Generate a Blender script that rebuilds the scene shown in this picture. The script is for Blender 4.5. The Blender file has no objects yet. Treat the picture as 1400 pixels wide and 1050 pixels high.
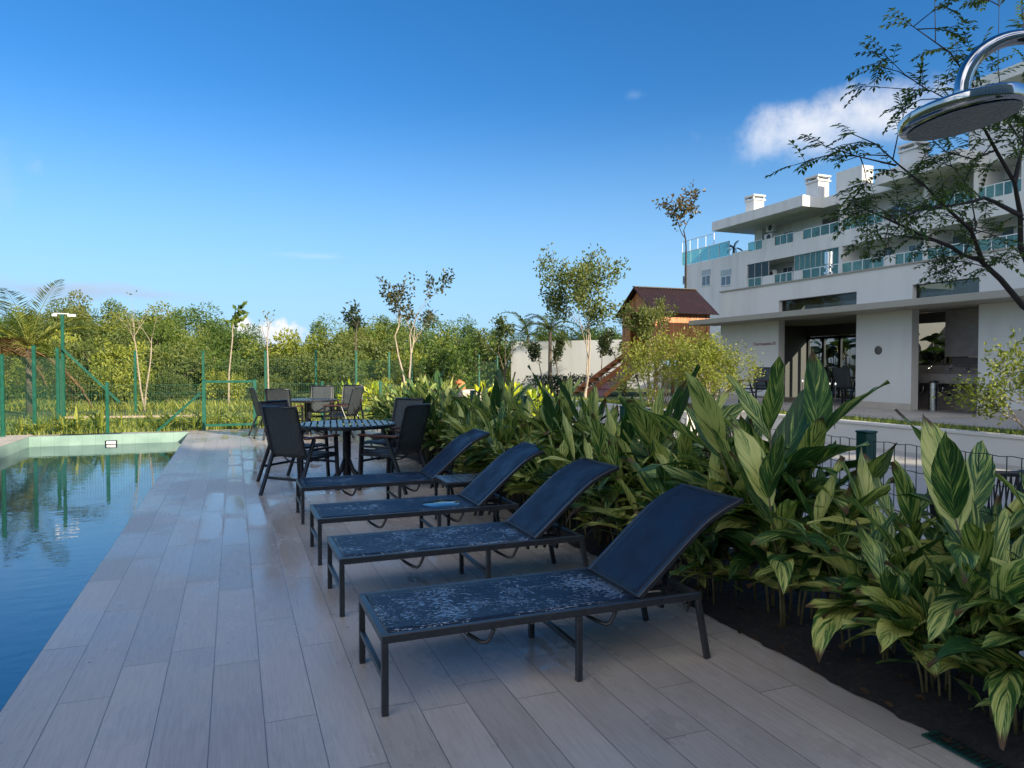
import bpy, math, random
from mathutils import Vector, Matrix, noise
R = math.radians
sc = bpy.context.scene
C = sc.collection

# ------------------------------------------------------------------ camera
F, CX, CY, CAMH = 975.0, 700.0, 525.0, 1.41
PITCH, YAW = R(1.47), R(21.3)
cam_d = bpy.data.cameras.new('camera'); cam = bpy.data.objects.new('camera', cam_d); C.objects.link(cam)
cam.location = (0, 0, CAMH); cam.rotation_euler = (R(90) - PITCH, 0, -YAW)
cam_d.sensor_width = 36; cam_d.lens = 36 * F / 1400; cam_d.clip_end = 3000; cam_d.clip_start = .05
sc.camera = cam
FW = Vector((math.sin(YAW) * math.cos(PITCH), math.cos(YAW) * math.cos(PITCH), -math.sin(PITCH)))
RT = Vector((math.cos(YAW), -math.sin(YAW), 0)); UP = RT.cross(FW)
def ray(px, py): return FW + RT * ((px - CX) / F) - UP * ((py - CY) / F)
def at(px, py, X=None, Y=None, z=None, d=None):
    r = ray(px, py)
    if X is not None: t = X / r.x
    elif Y is not None: t = Y / r.y
    elif z is not None: t = (z - CAMH) / r.z
    else: t = d
    return Vector((0, 0, CAMH)) + r * t

# ------------------------------------------------------------------ light and sky
SUN_EL, SUN_A = R(22), R(27); SUN_AZ = R(180) - SUN_A           # azimuth clockwise from +Y; behind the camera, to its right
S = Vector((math.sin(SUN_AZ) * math.cos(SUN_EL), math.cos(SUN_AZ) * math.cos(SUN_EL), math.sin(SUN_EL)))
sl = bpy.data.lights.new('sun', 'SUN'); sl.energy = 4.7; sl.angle = R(.5); sl.color = (1, .89, .69)
so = bpy.data.objects.new('sun', sl); C.objects.link(so); so.rotation_euler = S.to_track_quat('Z', 'Y').to_euler()
so.location = S * 60
sc.view_settings.view_transform = 'Standard'; sc.view_settings.look = 'None'
sc.view_settings.gamma = 1; sc.view_settings.exposure = .9
sc.render.engine = 'CYCLES'
sc.cycles.max_bounces = 8; sc.cycles.transparent_max_bounces = 24; sc.cycles.diffuse_bounces = 3
sc.cycles.caustics_reflective = False; sc.cycles.caustics_refractive = False
sc.cycles.use_denoising = True

W = bpy.data.worlds.new('World'); sc.world = W; W.use_nodes = True
wt = W.node_tree; wt.nodes.clear()
def wn(t, **k):
    n = wt.nodes.new(t)
    for a, b in k.items(): setattr(n, a, b)
    return n
def wmath(op, a, b=None, c=None, clamp=False):
    n = wn('ShaderNodeMath', operation=op, use_clamp=clamp)
    for i, v in enumerate((a, b, c)):
        if v is None: continue
        if isinstance(v, (int, float)): n.inputs[i].default_value = v
        else: wt.links.new(v, n.inputs[i])
    return n.outputs[0]
sky = wn('ShaderNodeTexSky', sky_type='NISHITA'); sky.sun_disc = False
sky.sun_elevation = SUN_EL; sky.sun_rotation = SUN_AZ; sky.air_density = 1.0; sky.dust_density = .25; sky.ozone_density = 4.0; sky.altitude = 0
tc = wn('ShaderNodeTexCoord'); D = tc.outputs['Generated']
hs = wn('ShaderNodeHueSaturation'); hs.inputs['Saturation'].default_value = 1.27; hs.inputs['Value'].default_value = 1.0
wt.links.new(sky.outputs[0], hs.inputs['Color'])
def wdot(v):
    n = wn('ShaderNodeVectorMath', operation='DOT_PRODUCT'); wt.links.new(D, n.inputs[0]); n.inputs[1].default_value = v
    return n.outputs['Value']
def cloud(col, px, py, rx, ry, dens, colr, scale, edge=.55, stretch=(1, 1, 1), tilt=0):
    c = ray(px, py).normalized(); r = c.cross(Vector((0, 0, 1))).normalized(); u = r.cross(c)
    r2 = r * math.cos(tilt) + u * math.sin(tilt); u2 = u * math.cos(tilt) - r * math.sin(tilt)
    k = wmath('MAXIMUM', wdot(c), .05)
    a = wmath('DIVIDE', wmath('DIVIDE', wdot(r2), k), rx / F); b = wmath('DIVIDE', wmath('DIVIDE', wdot(u2), k), ry / F)
    rad = wmath('SQRT', wmath('ADD', wmath('MULTIPLY', a, a), wmath('MULTIPLY', b, b)))
    mp = wn('ShaderNodeMapping'); wt.links.new(D, mp.inputs[0]); mp.inputs['Scale'].default_value = stretch
    nz = wn('ShaderNodeTexNoise'); wt.links.new(mp.outputs[0], nz.inputs['Vector']); nz.inputs['Scale'].default_value = scale
    nz.inputs['Detail'].default_value = 8; nz.inputs['Roughness'].default_value = .58
    v = wmath('SUBTRACT', wmath('ADD', 1.0, wmath('MULTIPLY', wmath('SUBTRACT', nz.outputs['Fac'], .5), 2.6)), rad)
    m = wn('ShaderNodeMapRange', interpolation_type='SMOOTHSTEP'); wt.links.new(v, m.inputs['Value'])
    m.inputs['From Min'].default_value = 0; m.inputs['From Max'].default_value = edge; m.inputs['To Max'].default_value = dens
    front = wmath('GREATER_THAN', wdot(c), .2)
    fac = wmath('MULTIPLY', m.outputs[0], front)
    # top of the cloud is sunlit, its base greyer
    sh = wn('ShaderNodeMapRange'); wt.links.new(wmath('ADD', b, wmath('MULTIPLY', wmath('SUBTRACT', nz.outputs['Fac'], .5), 3)), sh.inputs['Value'])
    sh.inputs['From Min'].default_value = -1; sh.inputs['From Max'].default_value = .6
    cm = wn('ShaderNodeMixRGB'); wt.links.new(sh.outputs[0], cm.inputs['Fac'])
    cm.inputs['Color1'].default_value = (*colr[0], 1); cm.inputs['Color2'].default_value = (*colr[1], 1)
    mx = wn('ShaderNodeMixRGB'); wt.links.new(fac, mx.inputs['Fac']); wt.links.new(col, mx.inputs['Color1']); wt.links.new(cm.outputs[0], mx.inputs['Color2'])
    return mx.outputs[0]
K = 1.0
tint = wn('ShaderNodeMixRGB', blend_type='MULTIPLY'); tint.inputs['Fac'].default_value = 1; wt.links.new(hs.outputs[0], tint.inputs['Color1']); tint.inputs['Color2'].default_value = (.98, .97, 1.04, 1)
# paler band low over the horizon
sz = wn('ShaderNodeSeparateXYZ'); wt.links.new(D, sz.inputs[0])
low = wn('ShaderNodeMapRange', interpolation_type='SMOOTHSTEP'); wt.links.new(sz.outputs[2], low.inputs['Value']); low.inputs['From Min'].default_value = .36; low.inputs['From Max'].default_value = .0; low.inputs['To Max'].default_value = .9
lowm = wn('ShaderNodeMixRGB'); wt.links.new(low.outputs[0], lowm.inputs['Fac']); wt.links.new(tint.outputs[0], lowm.inputs['Color1']); lowm.inputs['Color2'].default_value = (2.3, 4.1, 6.0, 1)
col = lowm.outputs[0]
# bright broken cloud added in the unseen sky behind the viewpoint to lift shade
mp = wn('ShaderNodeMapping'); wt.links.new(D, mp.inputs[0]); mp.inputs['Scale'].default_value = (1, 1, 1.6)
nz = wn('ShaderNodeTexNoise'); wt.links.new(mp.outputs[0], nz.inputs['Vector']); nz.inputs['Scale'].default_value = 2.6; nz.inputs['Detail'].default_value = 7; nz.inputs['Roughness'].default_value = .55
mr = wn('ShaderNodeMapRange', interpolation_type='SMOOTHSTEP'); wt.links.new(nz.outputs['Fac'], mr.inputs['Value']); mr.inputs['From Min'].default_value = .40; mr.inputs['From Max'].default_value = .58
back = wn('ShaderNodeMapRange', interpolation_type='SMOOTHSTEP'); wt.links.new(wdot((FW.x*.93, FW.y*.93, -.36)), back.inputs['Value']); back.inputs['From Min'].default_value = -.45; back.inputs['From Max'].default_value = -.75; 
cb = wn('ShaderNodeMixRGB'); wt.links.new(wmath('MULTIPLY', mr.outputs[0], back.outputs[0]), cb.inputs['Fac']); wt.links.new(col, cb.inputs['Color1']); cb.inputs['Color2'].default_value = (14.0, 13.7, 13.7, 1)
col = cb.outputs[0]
col = cloud(col, 1100, 176, 140, 44, .9, ((3.3, 4.1, 5.4), (6.4, 6.3, 6.3)), 9, .95, tilt=.12)
col = cloud(col, 1200, 170, 75, 30, .6, ((3.4, 4.2, 5.4), (5.0, 5.2, 5.6)), 7, 1.5)
col = cloud(col, 375, 462, 62, 26, .95, ((3.6, 4.6, 5.8), (6.2, 6.1, 5.9)), 26, .5)
col = cloud(col, 60, 396, 190, 16, .75, ((2.6, 3.2, 4.4), (3.2, 3.8, 5.0)), 9, .9, (1, 1, 4))
col = cloud(col, 46, 228, 14, 16, .3, ((3, 3.8, 5.4), (4, 4.6, 5.8)), 40, 1.4)
col = cloud(col, 5, 250, 22, 50, .22, ((3, 3.8, 5.4), (4, 4.6, 5.8)), 22, 1.4)
col = cloud(col, 430, 350, 60, 6, .25, ((5, 5.6, 6.4), (5, 5.6, 6.4)), 14, 1.3, (1, 1, 5))
col = cloud(col, 866, 130, 18, 9, .2, ((3, 4, 5.6), (3, 4, 5.6)), 30, 1.4)
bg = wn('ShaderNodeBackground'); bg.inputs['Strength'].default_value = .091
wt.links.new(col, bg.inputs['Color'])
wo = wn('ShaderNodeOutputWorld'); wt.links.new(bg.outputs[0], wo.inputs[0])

# ------------------------------------------------------------------ mesh helpers
class MB:
    def __init__(s): s.v = []; s.f = []; s.uv = []; s.tn = []; s.mi = []; s.hasuv = False
    def add(s, vs, fs, uvs=None, tone=0., mi=0):
        o = len(s.v); s.v.extend([tuple(p) for p in vs])
        for f in fs:
            s.f.append(tuple(o + i for i in f)); s.mi.append(mi); s.tn.append(tone)
            if uvs: s.uv.append([uvs[i] for i in f]); s.hasuv = True
            else: s.uv.append([(0, 0)] * len(f))
        return s
    def box(s, a, b, mi=0, tone=0.):
        x0, y0, z0 = a; x1, y1, z1 = b
        s.add([(x0,y0,z0),(x1,y0,z0),(x1,y1,z0),(x0,y1,z0),(x0,y0,z1),(x1,y0,z1),(x1,y1,z1),(x0,y1,z1)],
              [(3,2,1,0),(4,5,6,7),(0,1,5,4),(1,2,6,5),(2,3,7,6),(3,0,4,7)], mi=mi, tone=tone); return s
    def beam(s, p, q, w, h, up=(0, 0, 1), mi=0):
        p, q = Vector(p), Vector(q); d = (q - p).normalized(); u = Vector(up)
        if abs(d.dot(u)) > .98: u = Vector((0, 1, 0)) if abs(d.y) < .9 else Vector((1, 0, 0))
        a = d.cross(u).normalized() * (w / 2); b = a.cross(d).normalized() * (h / 2)
        s.add([p-a-b, p+a-b, p+a+b, p-a+b, q-a-b, q+a-b, q+a+b, q-a+b],
              [(3,2,1,0),(4,5,6,7),(0,1,5,4),(1,2,6,5),(2,3,7,6),(3,0,4,7)], mi=mi); return s
    def tube(s, pts, r, n=8, cap=True, mi=0, tone=0.):
        pts = [Vector(p) for p in pts]; m = len(pts)
        rs = r if isinstance(r, (list, tuple)) else [r] * m
        d0 = (pts[1] - pts[0]).normalized(); u = Vector((0, 0, 1)) if abs(d0.z) < .9 else Vector((1, 0, 0))
        a = d0.cross(u).normalized(); vs = []
        for i, p in enumerate(pts):
            d = (pts[min(i+1, m-1)] - pts[max(i-1, 0)]).normalized()
            a = (a - d * a.dot(d)).normalized(); b = d.cross(a)
            for k in range(n):
                t = 2 * math.pi * k / n; vs.append(p + (a * math.cos(t) + b * math.sin(t)) * rs[i])
        fs = [(i*n+k, i*n+(k+1)%n, (i+1)*n+(k+1)%n, (i+1)*n+k) for i in range(m-1) for k in range(n)]
        if cap: fs += [tuple(range(n))[::-1], tuple((m-1)*n+k for k in range(n))]
        s.add(vs, fs, mi=mi, tone=tone); return s
    def lathe(s, prof, n=32, c=(0, 0, 0), mi=0):
        vs = []; m = len(prof)
        for r, z in prof:
            for k in range(n):
                t = 2*math.pi*k/n; vs.append((c[0]+r*math.cos(t), c[1]+r*math.sin(t), c[2]+z))
        fs = [(i*n+k, i*n+(k+1)%n, (i+1)*n+(k+1)%n, (i+1)*n+k) for i in range(m-1) for k in range(n)]
        fs += [tuple(range(n))[::-1], tuple((m-1)*n+k for k in range(n))]
        s.add(vs, fs, mi=mi); return s
    def prism(s, poly, z0, z1, mi=0):
        n = len(poly)
        s.add([(x, y, z0) for x, y in poly] + [(x, y, z1) for x, y in poly],
              [tuple(range(n))[::-1], tuple(range(n, 2*n))] + [(i, (i+1)%n, n+(i+1)%n, n+i) for i in range(n)], mi=mi); return s
    def sheet(s, grid, th=0., mi=0):        # grid[i][j] of points, quads with optional thickness along normal
        n, m = len(grid), len(grid[0]); vs = [Vector(p) for r in grid for p in r]
        q = lambda i, j: i*m+j
        fs = [(q(i,j), q(i+1,j), q(i+1,j+1), q(i,j+1)) for i in range(n-1) for j in range(m-1)]
        if th:
            nv = []
            for i in range(n):
                for j in range(m):
                    a = vs[q(min(i+1,n-1),j)]-vs[q(max(i-1,0),j)]; b = vs[q(i,min(j+1,m-1))]-vs[q(i,max(j-1,0))]
                    nv.append(vs[q(i,j)] - a.cross(b).normalized()*th)
            k = n*m
            bf = [tuple(k+x for x in f[::-1]) for f in fs]
            ed = [(q(0,j),q(0,j+1)) for j in range(m-1)]+[(q(i,m-1),q(i+1,m-1)) for i in range(n-1)]+[(q(n-1,j+1),q(n-1,j)) for j in range(m-2,-1,-1)]+[(q(i+1,0),q(i,0)) for i in range(n-2,-1,-1)]
            fs = fs+bf+[(b, a, a+k, b+k)[::-1] for a, b in ed]; vs = vs+nv
        s.add(vs, fs, mi=mi); return s
    def build(s, name, mats, parent=None, smooth=False, loc=None, bevel=0.):
        me = bpy.data.meshes.new(name); me.from_pydata(s.v, [], s.f)
        if not isinstance(mats, (list, tuple)): mats = [mats]
        for m in mats: me.materials.append(m)
        if len(mats) > 1: me.polygons.foreach_set('material_index', s.mi)
        if s.hasuv or any(s.tn):
            u = me.uv_layers.new(name='UVMap'); t = me.uv_layers.new(name='tone')
            u.data.foreach_set('uv', [c for f in s.uv for p in f for c in p])
            t.data.foreach_set('uv', [c for f, k in zip(s.f, s.tn) for _ in f for c in (k, (k * 7.13) % 1)])
        if smooth: me.polygons.foreach_set('use_smooth', [True] * len(me.polygons))
        me.validate(); me.update()
        o = bpy.data.objects.new(name, me); C.objects.link(o)
        if parent: o.parent = parent
        if loc is not None: o.location = loc
        if smooth == 'auto':
            me.polygons.foreach_set('use_smooth', [True] * len(me.polygons))
            try: me.set_sharp_from_angle(angle=R(40))
            except Exception: pass
        if bevel:
            b = o.modifiers.new('bevel', 'BEVEL'); b.width = bevel; b.segments = 1; b.limit_method = 'ANGLE'
        return o
def tag(o, label=None, cat=None, group=None, kind=None):
    if label: o['label'] = label
    if cat: o['category'] = cat
    if group: o['group'] = group
    if kind: o['kind'] = kind
    return o
def thing(name, loc, label, cat, group=None, rz=0.):
    o = bpy.data.objects.new(name, None); C.objects.link(o); o.location = loc; o.rotation_euler = (0, 0, rz); o.empty_display_size = .1
    return tag(o, label, cat, group)
KIDS = {}
def kids(o):
    return [c for c in bpy.data.objects if c.parent == o]
def copy_tree(o, loc, rz, label, scale=1., group=None):
    r = o.copy(); C.objects.link(r); r.location = loc; r.rotation_euler = (0, 0, rz)
    r.scale = scale if isinstance(scale, (tuple, list)) else (scale,) * 3
    if label: r['label'] = label
    if group: r['group'] = group
    for c in kids(o):
        d = c.copy(); C.objects.link(d); d.parent = r
        for g in kids(c):
            e = g.copy(); C.objects.link(e); e.parent = d
    return r

# ------------------------------------------------------------------ material helpers
class G:
    def __init__(s, name):
        s.m = bpy.data.materials.new(name); s.m.use_nodes = True; s.t = s.m.node_tree
        s.b = s.t.nodes['Principled BSDF']; s.out = s.t.nodes['Material Output']
    def n(s, t, **k):
        x = s.t.nodes.new(t)
        for a, b in k.items():
            if a.startswith('i_'):
                s.set(x.inputs[a[2:].replace('_', ' ')], b)
            else: setattr(x, a, b)
        return x
    def set(s, inp, v):
        if hasattr(v, 'is_output') or isinstance(v, bpy.types.NodeSocket): s.t.links.new(v, inp)
        elif isinstance(v, (tuple, list)) and len(v) == 3 and inp.type == 'RGBA': inp.default_value = (*v, 1)
        else: inp.default_value = v
    def math(s, op, a, b=None, c=None, clamp=False):
        x = s.t.nodes.new('ShaderNodeMath'); x.operation = op; x.use_clamp = clamp
        for i, v in enumerate((a, b, c)):
            if v is not None: s.set(x.inputs[i], v)
        return x.outputs[0]
    def co(s, kind='Object'): return s.n('ShaderNodeTexCoord').outputs[kind]
    def pos(s): return s.n('ShaderNodeNewGeometry').outputs['Position']
    def mapv(s, v, scale=(1, 1, 1), rot=(0, 0, 0), loc=(0, 0, 0)):
        x = s.n('ShaderNodeMapping'); s.t.links.new(v, x.inputs[0]); x.inputs['Scale'].default_value = scale; x.inputs['Rotation'].default_value = rot; x.inputs['Location'].default_value = loc
        return x.outputs[0]
    def noise(s, v, scale, detail=4, rough=.55, out='Fac', dist=0):
        x = s.n('ShaderNodeTexNoise'); s.t.links.new(v, x.inputs['Vector']); x.inputs['Scale'].default_value = scale
        x.inputs['Detail'].default_value = detail; x.inputs['Roughness'].default_value = rough; x.inputs['Distortion'].default_value = dist
        return x.outputs[out]
    def ramp(s, f, stops, interp='LINEAR'):
        x = s.n('ShaderNodeValToRGB'); s.t.links.new(f, x.inputs[0]); x.color_ramp.interpolation = interp
        e = x.color_ramp.elements
        while len(e) < len(stops): e.new(.5)
        for i, (p, c) in enumerate(stops):
            e[i].position = p; e[i].color = (*c, 1) if len(c) == 3 else c
        return x.outputs[0]
    def rng(s, f, a, b, c=0., d=1., smooth=False):
        x = s.n('ShaderNodeMapRange'); s.set(x.inputs['Value'], f); x.inputs['From Min'].default_value = a; x.inputs['From Max'].default_value = b
        x.inputs['To Min'].default_value = c; x.inputs['To Max'].default_value = d
        if smooth: x.interpolation_type = 'SMOOTHSTEP'
        return x.outputs[0]
    def mix(s, f, a, b, mode='MIX'):
        x = s.n('ShaderNodeMixRGB'); x.blend_type = mode; s.set(x.inputs[0], f); s.set(x.inputs[1], a); s.set(x.inputs[2], b)
        return x.outputs[0]
    def bump(s, h, strength=.3, dist=.01):
        x = s.n('ShaderNodeBump'); s.t.links.new(h, x.inputs['Height']); x.inputs['Strength'].default_value = strength; x.inputs['Distance'].default_value = dist
        s.t.links.new(x.outputs[0], s.b.inputs['Normal']); return x.outputs[0]
    def P(s, **k):
        for a, v in k.items():
            s.set(s.b.inputs[a.replace('_', ' ')], v)
        return s
def simple(name, col, rough=.5, metal=0., var=.15, scale=6., bump=0., coat=0.):
    g = G(name); p = g.co()
    nz = g.noise(p, scale, 5)
    c = g.mix(g.rng(nz, .3, .7), tuple(x * (1 - var) for x in col), tuple(min(1, x * (1 + var)) for x in col))
    g.P(Base_Color=c, Roughness=g.rng(nz, .3, .7, rough * .85, min(1, rough * 1.15)), Metallic=metal)
    if coat: g.P(Coat_Weight=coat)
    if bump: g.bump(g.noise(p, scale * 12, 3), bump, .004)
    return g.m
def schlick(g, ior, normal=None):
    lw = g.n('ShaderNodeLayerWeight'); lw.inputs['Blend'].default_value = .5
    if normal is not None: g.t.links.new(normal, lw.inputs['Normal'])
    f0 = ((ior-1)/(ior+1))**2
    return g.math('ADD', f0, g.math('MULTIPLY', g.math('POWER', lw.outputs['Facing'], 5), 1-f0))
def glass(name, tint, ior=1.5, rough=0., film=None, ff=0):
    g = G(name); t = g.t
    tr = g.n('ShaderNodeBsdfTransparent'); tr.inputs[0].default_value = (*tint, 1)
    if film:
        df = g.n('ShaderNodeBsdfTranslucent'); df.inputs[0].default_value = (*film, 1); d2 = g.n('ShaderNodeBsdfDiffuse'); d2.inputs[0].default_value = (*film, 1)
        m0 = g.n('ShaderNodeMixShader'); t.links.new(df.outputs[0], m0.inputs[1]); t.links.new(d2.outputs[0], m0.inputs[2])
        m1 = g.n('ShaderNodeMixShader'); m1.inputs[0].default_value = ff; t.links.new(tr.outputs[0], m1.inputs[1]); t.links.new(m0.outputs[0], m1.inputs[2]); tr = m1
    gl = g.n('ShaderNodeBsdfGlossy'); gl.inputs['Roughness'].default_value = rough
    mx = g.n('ShaderNodeMixShader'); t.links.new(schlick(g, ior), mx.inputs[0]); t.links.new(tr.outputs[0], mx.inputs[1]); t.links.new(gl.outputs[0], mx.inputs[2])
    t.links.new(mx.outputs[0], g.out.inputs[0]); return g.m

M = {}
# wood-look porcelain planks, wet
g = G('deck_planks'); p = g.pos()
sx = g.n('ShaderNodeSeparateXYZ'); g.t.links.new(p, sx.inputs[0]); X, Y = sx.outputs[0], sx.outputs[1]
colf = g.math('DIVIDE', g.math('ADD', X, .9), .2); ci = g.math('FLOOR', colf); cu = g.math('FRACT', colf)
wn1 = g.n('ShaderNodeTexWhiteNoise', noise_dimensions='1D'); g.t.links.new(ci, wn1.inputs['W'])
rowf = g.math('DIVIDE', g.math('ADD', Y, g.math('MULTIPLY', wn1.outputs['Value'], 1.2)), 1.2); ri = g.math('FLOOR', rowf); rv = g.math('FRACT', rowf)
cell = g.n('ShaderNodeCombineXYZ'); g.t.links.new(ci, cell.inputs[0]); g.t.links.new(ri, cell.inputs[1])
wn2 = g.n('ShaderNodeTexWhiteNoise', noise_dimensions='2D'); g.t.links.new(cell.outputs[0], wn2.inputs['Vector'])
eu = g.math('MULTIPLY', g.math('MINIMUM', cu, g.math('SUBTRACT', 1, cu)), .2); ev = g.math('MULTIPLY', g.math('MINIMUM', rv, g.math('SUBTRACT', 1, rv)), 1.2)
ed = g.math('MINIMUM', eu, ev)
groove = g.rng(ed, .0012, .0028, 1, 0)
off = g.n('ShaderNodeVectorMath', operation='MULTIPLY_ADD'); g.t.links.new(wn2.outputs['Color'], off.inputs[0]); off.inputs[1].default_value = (9, 9, 9); g.t.links.new(p, off.inputs[2])
grain = g.noise(g.mapv(off.outputs[0], (28, 1.6, 1)), 3.0, 6, .6)
fine = g.noise(g.mapv(off.outputs[0], (160, 5, 1)), 2.0, 3, .6)
c = g.ramp(grain, [(.25, (.35, .30, .255)), (.55, (.455, .395, .34)), (.8, (.52, .455, .395))])
c = g.mix(.35, c, g.ramp(fine, [(.3, (.32, .275, .23)), (.7, (.53, .465, .40))]))
tonec = g.rng(wn2.outputs['Value'], 0, 1, .86, 1.1); tc3 = g.n('ShaderNodeCombineXYZ')
for i in range(3): g.t.links.new(tonec, tc3.inputs[i])
c = g.mix(1, c, tc3.outputs[0], 'MULTIPLY')
wetn = g.noise(g.mapv(p, (1, .7, 1)), .9, 5, .6)
wet = g.rng(wetn, .4, .6, 0, 1, True)
c = g.mix(g.math('MULTIPLY', wet, .22), c, g.mix(1, c, (.55, .52, .52), 'MULTIPLY'))
# shallow dish of standing water in the middle of planks along the drainage line
du = g.math('ABSOLUTE', g.math('SUBTRACT', cu, .5)); dv = g.math('ABSOLUTE', g.math('SUBTRACT', rv, .5))
dn = g.noise(p, 5, 3)
dish = g.math('ADD', g.math('POWER', g.math('MULTIPLY', du, 2.05), 4), g.math('POWER', g.math('MULTIPLY', dv, 2.05), 3))
dish = g.math('SUBTRACT', g.math('ADD', .8, g.math('MULTIPLY', g.math('SUBTRACT', dn, .5), 1.6)), dish)
colm = g.math('MULTIPLY', g.rng(X, -.35, -.2, 0, 1), g.rng(X, .35, .5, 1, 0))
pudr = g.math('GREATER_THAN', g.math('ADD', wn2.outputs['Value'], g.math('MULTIPLY', g.noise(p, .5, 2), .6)), .62)
pool_m = g.math('MULTIPLY', g.rng(dish, 0, .30), g.math('MULTIPLY', colm, g.math('MULTIPLY', pudr, g.rng(Y, 4.2, 6.0))))
pn = g.noise(g.mapv(p, (1, .6, 1)), 2.3, 5, .62)
pud2 = g.math('MULTIPLY', g.rng(pn, .60, .63), g.rng(X, .5, 1.0, .0, 1))
pud = g.math('MAXIMUM', pool_m, pud2)
# under the loungers and by the near plants a few drips
c = g.mix(g.math('MULTIPLY', pud, .25), c, g.mix(1, c, (.6, .6, .62), 'MULTIPLY'))
c = g.mix(g.math('MULTIPLY', groove, .75), c, (.05, .045, .04))
spots = g.n('ShaderNodeTexVoronoi'); g.t.links.new(p, spots.inputs['Vector']); spots.inputs['Scale'].default_value = 2.4
c = g.mix(g.rng(spots.outputs['Distance'], .016, .02, .85, 0), c, (.03, .022, .015))
rough = g.math('SUBTRACT', .34, g.math('MULTIPLY', wet, .15))
rough = g.math('MULTIPLY', rough, g.math('SUBTRACT', 1, g.math('MAXIMUM', g.math('MULTIPLY', pool_m, .62), g.math('MULTIPLY', pud2, .8))))
g.P(Base_Color=c, Roughness=rough, IOR=1.5)
h = g.math('ADD', g.math('MULTIPLY', g.rng(ed, 0, .003), 1.0), g.math('MULTIPLY', g.math('MULTIPLY', fine, .25), g.math('SUBTRACT', 1, pud)))
g.bump(h, .35, .0015); M['deck'] = g.m

M['coping'] = simple('coping_stone', (.50, .44, .37), .6, var=.12, scale=3)
g = G('green_pool_tile'); p = g.pos()
b = g.n('ShaderNodeTexBrick'); g.t.links.new(g.mapv(p, (1, 1, 1)), b.inputs['Vector'])
tn = g.noise(p, 3, 5)
sx = g.n('ShaderNodeSeparateXYZ'); g.t.links.new(p, sx.inputs[0])
def line(ax, per): return g.math('MULTIPLY', g.math('ABSOLUTE', g.math('SUBTRACT', g.math('FRACT', g.math('DIVIDE', sx.outputs[ax], per)), .5)), per)
gr = g.math('MAXIMUM', g.math('MAXIMUM', g.rng(line(0, .24), .117, .119), g.rng(line(1, .24), .117, .119)), g.rng(line(2, .24), .117, .119))
c = g.ramp(tn, [(.3, (.20, .31, .27)), (.7, (.29, .41, .36))])
c = g.mix(g.math('MULTIPLY', gr, .6), c, (.06, .11, .1)); g.P(Base_Color=c, Roughness=.25); M['tile'] = g.m
g = G('pool_water'); p = g.pos()
h = g.math('ADD', g.noise(g.mapv(p, (1, 1.7, 1), (0, 0, .3)), 4.5, 3, .5, dist=.4), g.math('MULTIPLY', g.noise(g.mapv(p, (1, 2, 1)), 1.3, 2), 1.3))
bmp = g.n('ShaderNodeBump'); g.t.links.new(h, bmp.inputs['Height']); bmp.inputs['Strength'].default_value = .020; bmp.inputs['Distance'].default_value = .06
tr = g.n('ShaderNodeBsdfTransparent'); tr.inputs[0].default_value = (.20, .45, .60, 1)
gl = g.n('ShaderNodeBsdfGlossy'); gl.inputs['Roughness'].default_value = .0; g.t.links.new(bmp.outputs[0], gl.inputs['Normal'])
mx = g.n('ShaderNodeMixShader'); g.t.links.new(schlick(g, 3.0, bmp.outputs[0]), mx.inputs[0]); g.t.links.new(tr.outputs[0], mx.inputs[1]); g.t.links.new(gl.outputs[0], mx.inputs[2])
g.t.links.new(mx.outputs[0], g.out.inputs[0]); M['water'] = g.m

g = G('dark_mulch'); p = g.pos(); nz = g.noise(p, 26, 6, .7)
g.P(Base_Color=g.ramp(nz, [(.3, (.004, .004, .004)), (.58, (.017, .014, .011)), (.74, (.075, .055, .038))]), Roughness=.85); g.bump(nz, .9, .03); M['soil'] = g.m
g = G('meadow_ground'); p = g.pos(); nz = g.noise(p, .5, 6, .65); n2 = g.noise(p, 14, 4)
g.P(Base_Color=g.mix(g.rng(n2, .3, .7), g.ramp(nz, [(.3, (.09, .12, .025)), (.7, (.16, .19, .04))]), (.07, .095, .02)), Roughness=.95); g.bump(n2, .8, .06); M['meadow'] = g.m
g = G('pale_paving'); p = g.pos(); nz = g.noise(p, 2, 6)
b = g.n('ShaderNodeTexBrick'); g.t.links.new(p, b.inputs['Vector']); b.offset = 0; b.inputs['Scale'].default_value = 1
b.inputs['Brick Width'].default_value = .8; b.inputs['Row Height'].default_value = .8; b.inputs['Mortar Size'].default_value = .006
b.inputs['Color1'].default_value = (.46, .42, .36, 1); b.inputs['Color2'].default_value = (.40, .37, .32, 1); b.inputs['Mortar'].default_value = (.2, .19, .17, 1)
g.P(Base_Color=g.mix(.3, b.outputs['Color'], g.ramp(nz, [(.3, (.3, .28, .25)), (.7, (.55, .5, .44))])), Roughness=.6); M['paving'] = g.m

def stucco(name, col, dirt=.18):
    g = G(name); p = g.pos()
    st = g.noise(g.mapv(p, (1, 1, .16)), 1.4, 6, .62); fn = g.noise(p, 90, 3)
    c = g.mix(g.math('MULTIPLY', g.rng(st, .45, .75), dirt), col, tuple(x * .62 for x in col))
    c = g.mix(g.rng(g.noise(p, .35, 4), .35, .7, 0, .12), c, tuple(x * .75 for x in col))
    g.P(Base_Color=c, Roughness=.85); g.bump(fn, .15, .003); return g.m
M['white'] = stucco('white_render', (.71, .69, .65), .3)
M['offwhite'] = stucco('warm_white_render', (.64, .61, .55))
M['greige'] = stucco('grey_beige_concrete', (.36, .34, .29), .3)
M['apt'] = stucco('apartment_render', (.70, .69, .67), .45)
M['aptgrey'] = stucco('apartment_grey_render', (.42, .42, .42), .15)
M['roofdark'] = simple('dark_roof_tile', (.05, .04, .035), .7)
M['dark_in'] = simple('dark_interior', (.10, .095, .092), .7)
M['grey_in'] = simple('grey_stone_counter', (.26, .235, .22), .45)
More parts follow.
